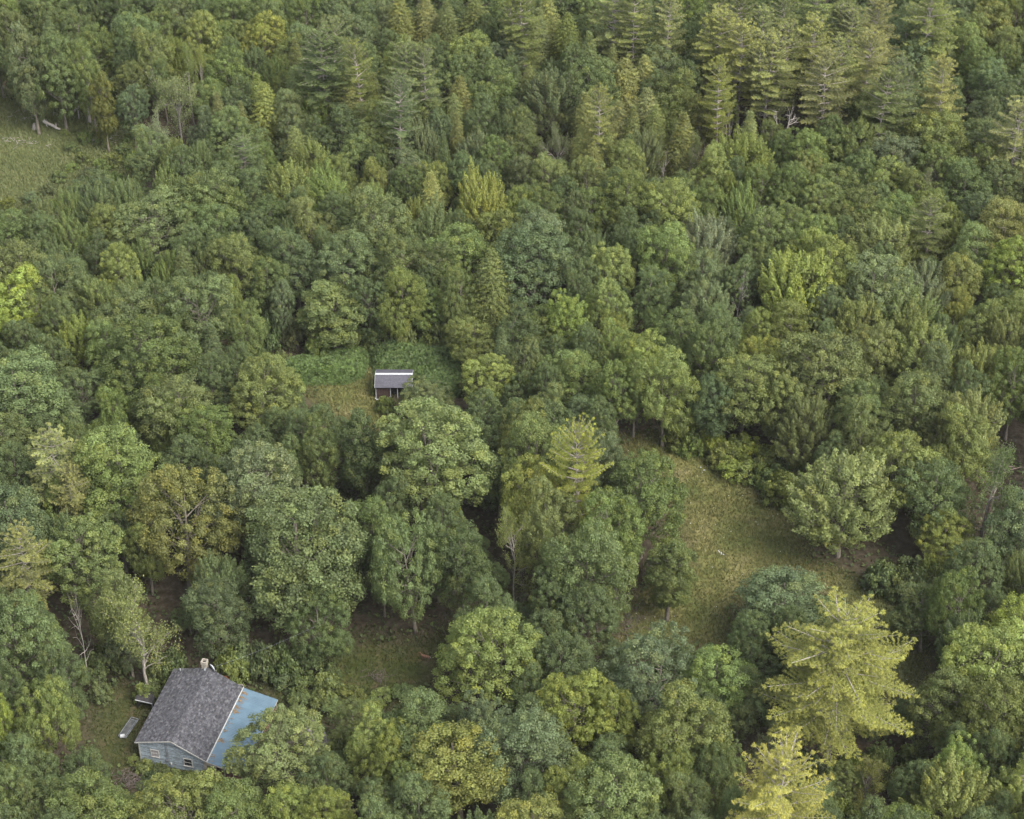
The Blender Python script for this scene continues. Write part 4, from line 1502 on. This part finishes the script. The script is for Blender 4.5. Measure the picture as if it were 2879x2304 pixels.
dish = empty('satellite_dish', R2(4.75, 11.35) + (3.9,), HYAW)
tag(dish, 'grey satellite dish mounted on the far roof edge beside the chimney', 'satellite dish')
V_, F_ = [], []
nr_, na_ = 5, 20
for i in range(nr_ + 1):
    r = .5 * i / nr_
    for j in range(na_):
        a = j * 2 * PI / na_
        V_.append((r * math.cos(a) * .85, r * .55 * r * 1.3, r * math.sin(a) * 1.1))
for i in range(nr_):
    for j in range(na_):
        F_.append((i * na_ + j, i * na_ + (j + 1) % na_, (i + 1) * na_ + (j + 1) % na_, (i + 1) * na_ + j))
dm = np_mesh('reflector', np.array(V_), np.array(F_), PLASTIC, smooth=True)
refl = link('reflector', dm, dish)
refl.location = (0, 0, .75)
refl.rotation_euler = (-.25, .15, 2.45)
so = refl.modifiers.new('solid', 'SOLIDIFY'); so.thickness = .02
MB().cyl((0, 0, 0), (0, 0, .72), .035, 8).cyl((0, 0, .7), (.10, -.06, .75), .03, 6).build('mast', STEEL, dish)
MB().cyl((0, 0, .5), (.42, -.40, .62), .014, 6).box((.44, -.42, .66), (.09, .09, .13)).build('feed_arm', STEEL, dish)

pal = empty('pallet', R2(6.9, 12.35) + (0,), HYAW + .25)
tag(pal, 'grey wooden pallet propped behind the back wall of the cottage', 'pallet')
rp = Matrix.Rotation(-.95, 3, 'X')
for i in range(7):
    MB().box(rp @ Vector((0, i * .19 - .57, .06)) + Vector((0, .3, .95)), (1.25, .11, .03), rot=rp, tint=(rr.uniform(.8, 1.2), 0)).build('slat', WOOD, pal)
for k in (-.55, 0, .55):
    MB().box(rp @ Vector((k, 0, 0)) + Vector((0, .3, .95)), (.07, 1.25, .09), rot=rp).build('bearer', WOOD, pal)
MB().box((-.5, .55, .4), (.08, .08, 1.0)).box((.5, .55, .4), (.08, .08, 1.0)).build('prop', WOOD, pal)


def heap(name, x, y, sx, sy, sz, mat, seed, label, cat, yaw=0.0):
    """lumpy sheet draped over a heap: a folded dome"""
    r = np.random.default_rng(seed)
    nr, na = 9, 26
    v, f = [(0, 0, sz)], []
    ph = r.uniform(0, 6.28, 4)
    for i in range(1, nr + 1):
        t = i / nr
        for j in range(na):
            a = j * 2 * PI / na
            rad = t * (1 + .13 * math.sin(3 * a + ph[0]) + .06 * math.sin(7 * a + ph[1]))
            zz = sz * (1 - t ** 2.4) * (1 + .16 * math.sin(5 * a + ph[2]) * t) + r.uniform(-.03, .03)
            v.append((rad * sx / 2 * math.cos(a), rad * sy / 2 * math.sin(a), max(0, zz)))
    for j in range(na):
        f.append((0, 1 + j, 1 + (j + 1) % na))
    for i in range(nr - 1):
        for j in range(na):
            a, b = 1 + i * na + j, 1 + i * na + (j + 1) % na
            f.append((a, a + na, b + na, b))
    me = bpy.data.meshes.new(name)
    me.from_pydata(v, [], f)
    me.materials.append(mat)
    o = link(name, me)
    o.location = R2(x, y) + (0,)
    o.rotation_euler = (0, 0, yaw)
    tag(o, label, cat)
    return o


heap('tarp', 1.3, 13.0, 1.6, 1.3, 1.9, RUST, 1, 'rusty orange tarp over a heap behind the cottage, left of the chimney', 'tarp')
heap('tarp', 5.2, 13.0, 1.7, 1.2, 1.7, RUST, 2, 'rusty brown tarp over a heap between the dish and the pallet', 'tarp', .4)
wp = tag(MB().box((0, 0, .8), (.1, .1, 1.6)).box((0, 0, 1.62), (.13, .13, .05)).build('post', PLASTIC), 'short white post standing behind the cottage next to the pallet', 'post')
wp.location = R2(5.85, 12.3) + (0,)
wp.rotation_euler = (.0, .25, 0)
# steps and a white bin beyond the porch corner
st_ = empty('steps', R2(12.75, 10.2) + (0,), HYAW)
tag(st_, 'red brown wooden steps beside the far corner of the blue porch', 'steps')
for i in range(3):
    MB().box((-.25 + i * .36, 0, .42 - i * .15), (.34, 1.5, .05), tint=(1, 0)).build('tread', REDWOOD, st_)
for k in (-.7, .7):
    MB().box((.05, k, .2), (1.1, .05, .36)).build('stringer', REDWOOD, st_)
bn = tag(MB().cyl((0, 0, 0), (0, 0, .75), .13, 12).cyl((0, 0, .75), (0, 0, .8), .16, 12, r2=.1).build('bucket', PLASTIC), 'white narrow pail standing by the porch steps', 'bucket')
bn.location = R2(13.35, 9.7) + (0,)

# overhead wire from the chimney end into the trees
p0 = Vector(R2(4.9, 11.5) + (4.6,)); p1 = Vector(R2(15.5, 17.0) + (8.5,))
Tw = Tubes(4)
pts = [p0 + (p1 - p0) * t + Vector((0, 0, -1.3 * t * (1 - t))) for t in np.linspace(0, 1, 14)]
Tw.add(pts, [.011] * 14)
tag(link('wire', Tw.mesh('wire', STEEL)), 'thin sagging wire running from the chimney end into the trees', 'wire')

# small dark lean-to and metal frame under the half bare tree
lt = empty('lean_to', R2(-2.3, 8.2) + (0,), HYAW + .12)
tag(lt, 'small dark lean to with pale roof edge under the half bare tree', 'shed')
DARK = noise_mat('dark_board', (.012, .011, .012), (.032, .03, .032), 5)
MB().slab([(-.95, -.8, 1.55), (.95, -.8, 1.2), (.95, 1.1, 1.2), (-.95, 1.1, 1.55)], .05).build('roof', DARK, lt)
MB().box((-.85, .15, .74), (.05, 1.6, 1.46)).box((.85, .15, .56), (.05, 1.6, 1.12)).box((0, .95, .56), (1.64, .05, 1.12)).build('wall', DARK, lt)
MB().box((0, -.83, 1.36), (1.95, .04, .1), rot=Matrix.Rotation(.183, 3, 'Y')).build('fascia', PLASTIC, lt)
MB().box((.9, -.78, .58), (.08, .08, 1.14)).build('post', STEEL, lt)
fr = empty('metal_frame', R2(-2.85, 4.3) + (0,), HYAW - .1)
tag(fr, 'weathered white metal frame with a grey panel lying in the grass left of the cottage', 'frame')
MB().box((0, 0, .14), (.85, 2.9, .05)).build('panel', DARKSTEEL, fr)
for c, s in (((-.45, .05, .24), (.06, 3.0, .08)), ((.45, .05, .24), (.06, 3.0, .08)), ((0, 1.52, .25), (.96, .07, .08)), ((0, 1.22, .25), (.84, .05, .07)), ((.30, -.1, .25), (.05, 2.6, .06))):
    MB().box(c, s).build('rail', STEEL, fr)
MB().box((0, -1.35, .3), (.5, .35, .22), rot=Matrix.Rotation(.5, 3, 'Z')).build('bundle', PLASTIC, fr)

# ------------------------------------------------------------------ the small shed
sx0, sx1, sy0, syr, syb = -17.90, -13.05, 219.62, 221.60, 223.58
shed = empty('shed', ((sx0 + sx1) / 2, syr, 0))
tag(shed, 'small grey roofed shed with white trim standing at the edge of the dry lawn', 'shed')
hw = (sx1 - sx0) / 2
R_F, R_B = syr - sy0, syb - syr
SR = noise_mat('shed_shingle', (.048, .047, .060), (.066, .065, .080), 5, stretch=(1, 1, 1), use_tint=True, rough=.8)
BARN = noise_mat('red_brown_siding', (.036, .025, .021), (.075, .048, .040), 4, stretch=(6, 1, 1))


def shed_side(y0, z0, y1, z1, seed):
    r = random.Random(seed)
    pts = [(-hw, y0, z0), (hw, y0, z0), (hw, y1, z1), (-hw, y1, z1)]
    if y0 > y1:
        pts = pts[::-1]
    dk = MB().slab(pts, .07).build('roof', SR, shed)
    run = math.hypot(y1 - y0, z1 - z0)
    d = Vector((0, y1 - y0, z1 - z0)).normalized()
    n = Vector((0, -d.z, d.y))
    if n.z < 0:
        n = -n
    S = MB()
    rows = 10
    for i in range(rows):
        x = -hw
        while x < hw - .02:
            w = min(r.choice((.9, 1.0, 1.1)), hw - x)
            P0 = Vector((x, y0, z0)) + d * (run * i / rows) + n * .022
            P1 = Vector((x, y0, z0)) + d * (run * (i + 1) / rows + .02) + n * .006
            q = [P0, P0 + Vector((w - .01, 0, 0)), P1 + Vector((w - .01, 0, 0)), P1]
            if y0 > y1:
                q = q[::-1]
            S.poly(q, (r.uniform(.86, 1.14), 0))
            x += w
    tag(S.build('shingles', SR, dk), kind='stuff')


shed_side(-R_F, 2.0, 0, 2.80, 1)
shed_side(R_B, 2.0, 0, 2.80, 2)
MB().box((0, -.06, 2.835), (2 * hw + .02, .24, .035), rot=Matrix.Rotation(.39, 3, 'X')).box((0, .05, 2.83), (2 * hw + .02, .12, .03), rot=Matrix.Rotation(-.39, 3, 'X')).build('ridge_cap', PLASTIC, shed)
fy = -R_F + .38
for x in (-hw + .10, -.42, .50, 1.45, hw - .10):
    MB().box((x, fy, .96), (.10, .10, 1.9)).build('post', PLASTIC, shed)
MB().box((.92, fy - .01, 1.86), (2.85, .08, .09)).build('beam', PLASTIC, shed)
for i in range(8):
    MB().box((-hw + .26 + i * .215, fy + .03, .93), (.205, .04, 1.84)).build('board', BARN, shed)
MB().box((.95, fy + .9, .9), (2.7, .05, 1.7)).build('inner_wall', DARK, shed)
MB().poly([(-hw + .12, fy + .05, 0), (-hw + .12, fy + .05, 1.92), (-hw + .12, 0, 2.70), (-hw + .12, R_B - .2, 1.98), (-hw + .12, R_B - .2, 0)]).poly([(hw - .12, fy + .05, 0), (hw - .12, R_B - .2, 0), (hw - .12, R_B - .2, 1.98), (hw - .12, 0, 2.70), (hw - .12, fy + .05, 1.92)]).box((0, R_B - .22, .97), (2 * hw - .3, .04, 1.9)).build('wall', BARN, shed)
for s in (-1, 1):
    fb = MB()
    for y0, z0, y1, z1 in ((-R_F, 2.0, 0, 2.8), (0, 2.8, R_B, 2.0)):
        fb.box((s * (hw + .02), (y0 + y1) / 2, (z0 + z1) / 2 - .05), (.035, math.hypot(y1 - y0, z1 - z0), .11), rot=Matrix.Rotation(math.atan2(z1 - z0, y1 - y0), 3, 'X'))
    fb.build('fascia', PLASTIC, shed)

# ------------------------------------------------------------------ deer in the dark grass
def skin_body(name, joints, edges, mat, root=0, levels=2):
    me = bpy.data.meshes.new(name)
    me.from_pydata([j[0] for j in joints], edges, [])
    o = bpy.data.objects.new(name, me)
    C.objects.link(o)
    sk = o.modifiers.new('skin', 'SKIN')
    for i, j in enumerate(joints):
        v = me.skin_vertices[0].data[i]
        v.radius = j[1] if isinstance(j[1], tuple) else (j[1], j[1])
        v.use_root = i == root
    sb = o.modifiers.new('sub', 'SUBSURF')
    sb.levels = sb.render_levels = levels
    me.materials.append(mat)
    return o


FUR = noise_mat('deer_fur', (.10, .055, .035), (.19, .105, .07), 6)
J = [((0, 0, .72), (.16, .19)), ((.30, 0, .74), (.15, .17)), ((-.30, 0, .75), (.14, .17)), ((-.48, 0, .74), (.09, .11)), ((.48, 0, .80), (.11, .12)),
     ((.62, 0, .98), (.07, .075)), ((.70, 0, 1.14), (.07, .07)), ((.82, 0, 1.12), (.052, .05)), ((.93, 0, 1.06), (.032, .03)),
     ((.36, .10, .50), (.05, .055)), ((.38, .10, .28), (.026, .026)), ((.36, .10, .03), (.02, .02)),
     ((.34, -.10, .50), (.05, .055)), ((.30, -.10, .28), (.026, .026)), ((.30, -.10, .03), (.02, .02)),
     ((-.36, .10, .52), (.07, .08)), ((-.48, .10, .32), (.03, .03)), ((-.42, .10, .03), (.02, .02)),
     ((-.38, -.10, .52), (.07, .08)), ((-.44, -.10, .32), (.03, .03)), ((-.36, -.10, .03), (.02, .02)),
     ((-.58, 0, .66), (.03, .03)), ((.72, .10, 1.26), (.018, .030)), ((.72, -.10, 1.26), (.018, .030))]
Ed = [(0, 1), (0, 2), (2, 3), (1, 4), (4, 5), (5, 6), (6, 7), (7, 8), (1, 9), (9, 10), (10, 11), (1, 12), (12, 13), (13, 14), (2, 15), (15, 16), (16, 17), (2, 18), (18, 19), (19, 20), (3, 21), (6, 22), (6, 23)]
deer = skin_body('deer', J, Ed, FUR)
deer.location = (-9.75, 171.5, -.03)
deer.rotation_euler = (0, 0, PI - .25)
deer.scale = (.95, .95, .95)
tag(deer, 'reddish brown deer standing in the dark grass of the yard', 'deer')
MB().cyl((-.585, 0, .60), (-.60, 0, .74), .045, 8, r2=.03).build('tail', PLASTIC, deer)

# ------------------------------------------------------------------ fallen wood and scraps
def log_obj(px, py, px2, py2, r, label, mat=DEADWOOD, z1=.2, z2=.2, stubs=3, seed=1, name='log', cat='log'):
    a, b = ground(px, py, z1), ground(px2, py2, z2)
    T = Tubes(7)
    rg_ = np.random.default_rng(seed)
    k = 6
    t = np.linspace(0, 1, k)[:, None]
    P = np.array(a) * (1 - t) + np.array(b) * t + rg_.normal(0, r * .35, (k, 3)) * np.array([1, 1, .4])
    T.add(P, np.linspace(r, r * .55, k))
    T.s = 5
    for i in range(stubs):
        q = P[rg_.integers(1, k - 1)]
        e = q + unit(rg_.normal(size=3) + [0, 0, .7]) * rg_.uniform(.4, 1.3)
        T.add([q, (q + e) / 2, e], [r * .4, r * .3, r * .12])
    return tag(link(name, T.mesh(name, mat)), label, cat)


q1 = lambda x, y: (x / 1.4972, y / 1.4972)
q3 = lambda x, y: (x / 1.4972, 1152 + y / 1.4972)
q4 = lambda x, y: (1439 + x / 1.4972, 1152 + y / 1.4972)
log_obj(*q1(183, 512), *q1(252, 545), .30, 'pale fallen log lying in the brush at the field edge', seed=1, z1=.9, z2=.5)
log_obj(*q1(311, 470), *q1(392, 402), .20, 'broken pale trunk leaning up against the trees above the field', seed=2, z1=.3, z2=5.0, stubs=1)
log_obj(*q3(1500, 1665), *q3(1600, 1700), .10, 'twisted dead branch in the gap at the bottom edge', seed=3, z1=1.0, z2=.6, stubs=6, name='branch', cat='branch')
log_obj(*q3(1045, 990), *q3(1065, 1010), .22, 'short grey log in the shade behind the cottage', mat=BARK, seed=4, z1=.5, z2=.3, stubs=1)
for i, (x, y, h, lab) in enumerate(((378, 515, 3.2, 'tall broken stump beside the bare trunked tree in the field'), (145, 545, 1.0, 'low stump at the foot of the tall tree in the field'), (333, 500, 3.0, 'thin broken stub of a trunk right of the fallen log'))):
    g = ground(*q1(x, y))
    T = Tubes(8)
    T.add([(0, 0, 0), (0, 0, .3), (.05, 0, h * .7), (.1, .05, h)], [.42 if i < 2 else .15, .3 if i < 2 else .12, .24 if i < 2 else .1, .2 if i < 2 else .08])
    o = tag(link('stump', T.mesh('stump', DEADWOOD)), lab, 'stump')
    o.location = g


def brush(off_pts, n, label, seed, spread=(2.5, 1.2), col=DEADWOOD, name='brushwood'):
    g = ground(*off_pts)
    rg_ = np.random.default_rng(seed)
    T = Tubes(4)
    for i in range(n):
        c = np.array([rg_.normal(0, spread[0]), rg_.normal(0, spread[1]), rg_.uniform(.05, .5)])
        d = unit(rg_.normal(size=3) * [1, 1, .25]) * rg_.uniform(.4, 1.1)
        T.add([c - d * .6, c + rg_.normal(0, .04, 3), c + d * .6], [.03, .025, .01])
    o = tag(link(name, T.mesh(name, col), kind='stuff'), label)
    o.location = g
    return o


brush(q1(75, 605), 40, 'pale cut sticks scattered over the field', 1, (2.4, 1.0))
brush(q1(435, 590), 30, 'pale sticks round the foot of the bare trunked tree', 2, (1.6, .8))
brush(q1(110, 495), 30, 'pale wood chips near the top of the field', 3, (2.6, 1.2))
PINKISH = noise_mat('dry_twigs', (.06, .048, .045), (.13, .105, .10), 5)
brush(q3(580, 1560), 160, 'heap of reddish dry twigs in front of the cottage', 4, (1.3, .7), PINKISH)
brush(q4(480, 900), 200, 'dry reddish brush under the small meadow tree', 5, (1.6, 2.6), PINKISH)
brush(q3(1890, 390), 120, 'reddish dead brush behind the big broadleaf trees', 6, (1.6, 1.2), PINKISH)
brush(q3(1600, 1130), 40, 'dry twigs in the yard grass', 7, (1.0, .5), PINKISH)
brush(q4(1600, 1270), 60, 'dead sticks beneath the big golden pine', 8, (2.4, 1.4))


def scrap(x, y, pts, label, seed, mat=PLASTIC, cat='litter', name='plastic_scrap'):
    g = ground(x, y)
    rg_ = random.Random(seed)
    m = MB()
    for cx_, cy_, sx, sy in pts:
        m.box((cx_, cy_, .28), (sx, sy, .03), rot=Matrix.Rotation(rg_.uniform(-.5, .5), 3, 'X') @ Matrix.Rotation(rg_.uniform(0, 3), 3, 'Z'))
    o = tag(m.build(name, mat), label, cat)
    o.location = g
    return o


scrap(2023, 1562, [(-.1, .6, .08, .2), (0, .3, .10, .25), (.2, .05, .4, .09), (.45, -.15, .25, .08)], 'torn white sheet lying in the middle of the dry meadow', 1)
scrap(1872, 1297, [(-.2, 0, .5, .12), (.15, .2, .45, .12), (.3, 0, .12, .3)], 'bluish grey scrap bent in the grass at the head of the meadow', 2, STEEL)
scrap(1970, 1319, [(0, 0, .3, .14)], 'white scrap lying upper left of another at the meadow edge', 3)
scrap(1979, 1327, [(0, 0, .3, .14)], 'white scrap lying lower right of another at the meadow edge', 4)
scrap(1058, 1127, [(0, 0, .5, .12), (.3, -.1, .3, .12)], 'white scrap lying in front of the small shed', 5)

# leaning trunk through the dark trees at the right edge
g0 = ground(*q4(1945, 620)); 
g1 = ground(*q4(2060, 240), 15.5)
T = Tubes(8)
P0, P1 = np.array(g0), np.array(g1)
P1[1] = P0[1] + 1.0
d_ = ray(*q4(2060, 240)); t_ = P1[1] / d_.y
P1 = np.array([d_.x * t_, P1[1], CAM_H + d_.z * t_])
T.add([P0, P0 * .66 + P1 * .34 + [.1, 0, 0], P0 * .33 + P1 * .67, P1], [.34, .28, .22, .13])
T.s = 5
rgl = np.random.default_rng(77)
for i in range(9):
    s = rgl.uniform(.62, 1)
    q = P0 * (1 - s) + P1 * s
    e = q + unit(rgl.normal(size=3) * [1, .6, .5] + [0, 0, .35]) * rgl.uniform(1.4, 3)
    T.add([q, (q + e) / 2 + [0, 0, .2], e], [.08, .05, .02])
tag(link('dead_tree', T.mesh('trunk', noise_mat('reddish_bark', (.10, .07, .06), (.20, .15, .13), 3))), 'long bare reddish trunk leaning through the dark trees near the meadow', 'tree')

# ------------------------------------------------------------------ labels that single each tree out
PINS = [  # name, photo pixel
    ('the grey roofed cottage', 560, 2010), ('the small shed', 1105, 1070), ('the dry meadow', 2010, 1480), ('the open field', 90, 450),
    ('the broad golden pine', 2370, 1900), ('the brightest golden pine', 2200, 2230), ('the golden central pine', 1628, 1290),
    ('the knotweed bank', 920, 1005), ('the dense round tree', 938, 870), ('the olive brown crown', 515, 1480),
    ('the lone meadow tree', 2370, 1400), ('the wide bluish crown', 2200, 1700), ('the deer', 1195, 1850),
    ('the pale yellow pine', 62, 1600), ('the bare trunked pines', 2170, 270), ('the white forked snag', 2205, 400),
    ('the twin white snags', 1880, 450), ('the pale birch stem', 525, 200), ('the big feathery crown', 2220, 800),
    ('the bright edge tree', 35, 880), ('the half bare cottage tree', 378, 1800), ('the tall field tree', 80, 200),
    ('the bright yellow treetop', 1330, 90), ('the spreading far pine', 905, 140), ('the narrow dark conifer', 730, 480),
    ('the lone pale pine', 2670, 220), ('the blue porch roof', 720, 2030), ('the leaning bare trunk', 2800, 1400),
    ('the grey brushlike tree', 1187, 400), ('the sharp peaked crown', 1370, 520), ('the dark central hollow', 1680, 640), ('the two yellow pines', 150, 1280),
]
SPECIAL = {}
ORD = ['first', 'second', 'third', 'fourth', 'fifth', 'sixth', 'seventh', 'eighth', 'ninth', 'tenth', 'eleventh', 'twelfth']


def size_word(t):
    return 'big ' if t['w'] > 190 else ('small ' if t['w'] < 70 else '')


groups = {}
for t in placed:
    cxp, cyp = t['px'], t['py'] + t['w'] * .35
    best = min(PINS, key=lambda p: math.hypot(p[1] - cxp, (p[2] - cyp) * 1.25))
    dx, dy = cxp - best[1], cyp - best[2]
    a = math.degrees(math.atan2(-dy, dx)) % 360
    sec = int(((a + 22.5) % 360) // 45)
    word = ['right of', 'behind and right of', 'behind', 'behind and left of', 'left of', 'in front and left of', 'in front of', 'in front and right of'][sec]
    t['dist'] = math.hypot(dx, dy)
    key = (TONE_WORD[t['tone']] if t['kind'] != 'x' else '', KIND[t['kind']][1], word, best[0])
    groups.setdefault(key, []).append(t)
for (tone, form, word, pin), lst in groups.items():
    lst.sort(key=lambda t: t['dist'])
    for i, t in enumerate(lst):
        head = (size_word(t) + tone + ' ' + form).strip()
        if len(lst) == 1:
            t['label'] = '%s %s %s' % (head, word, pin)
        else:
            if len(head.split()) + len(pin.split()) + len(word.split()) + 1 > 16:
                head = (tone + ' ' + form).strip()
            t['label'] = '%s, %s %s %s' % (head, ORD[min(i, 11)], word, pin)
HAND = [  # photo pixel of the crown's top, label
    ((1439 + 1400 / 1.4972, 1152 + 870 / 1.4972), 'very broad golden green pine with grey boughs, the largest tree below the meadow'),
    ((1439 + 1145 / 1.4972, 1152 + 1475 / 1.4972), 'brightest golden pine with ragged boughs at the bottom edge'),
    ((1439 + 280 / 1.4972, 1152 + 84 / 1.4972), 'golden yellow pine with a white trunk amid the green central trees'),
    ((1405 / 1.4972, 1175 / 1.4972), 'dense round mid green tree standing alone behind the knotweed bank'),
    ((1439 + 1400 / 1.4972, 1152 + 188 / 1.4972), 'lone mid green spreading tree on the right side of the dry meadow'),
    ((1439 + 1150 / 1.4972, 1152 + 640 / 1.4972), 'wide bluish round crown closing the foot of the dry meadow'),
    ((565 / 1.4972, 1152 + 765 / 1.4972), 'half bare grey limbed tree with thin yellow green leaves beside the cottage'),
    ((312 / 1.4972, 1152 + 780 / 1.4972), 'tall leafless grey tree left of the half bare tree by the cottage'),
    ((92 / 1.4972, 1152 + 538 / 1.4972), 'pale yellow pine at the left edge above the dark round tree'),
    ((122 / 1.4972, 105 / 1.4972), 'tall bluish tree with bare lower trunk standing out in the open field'),
    ((432 / 1.4972, 308 / 1.4972), 'narrow olive tree with bare trunk at the field corner'),
    ((48 / 1.4972, 1148 / 1.4972), 'bright yellow green tree cut by the left edge'),
    ((770 / 1.4972, 1152 + 272 / 1.4972), 'big olive brown broadleaf crown behind the cottage'),
    ((1185 / 1.4972, 1152 + 1268 / 1.4972), 'round green tree covering the near end of the blue porch roof'),
    ((1439 + 1165 / 1.4972, 1072 / 1.4972), 'big yellow green feathery crown standing out on the right slope'),
    ((1439 + 1160 / 1.4972, 430 / 1.4972), 'white forked snag with sparse top below the tall pines'),
    ((1535 / 1.4972, 1152 + 15 / 1.4972), 'tall dark dense leafy tree below the dry lawn'),
    ((1439 + 665 / 1.4972, 1152 + 540 / 1.4972), 'slim young tree with visible thin trunk at the meadow edge'),
    ((2050 / 1.4972, 705 / 1.4972), 'sharp peaked yellow green feathery crown above the dark hollow'),
]
for (hx, hy), lab in HAND:
    t = min(placed, key=lambda t: math.hypot(t['px'] - hx, t['py'] - hy))
    t['label'] = lab
GROUPS = {'k': 'broadleaf trees of the forest', 's': 'feathery broadleaf trees of the forest', 'h': 'cone shaped evergreens', 'n': 'white pines', 'N': 'white pines', 'M': 'white pines',
          'x': 'standing dead trees', 'v': 'half bare trees', 'b': 'pale stemmed birches', 'c': 'tall narrow leafy trees', 'u': 'low shrubs at the clearing edges'}
for t in placed:
    tag(t['o'], t['label'], 'shrub' if t['kind'] == 'u' else 'tree', GROUPS[t['kind']])
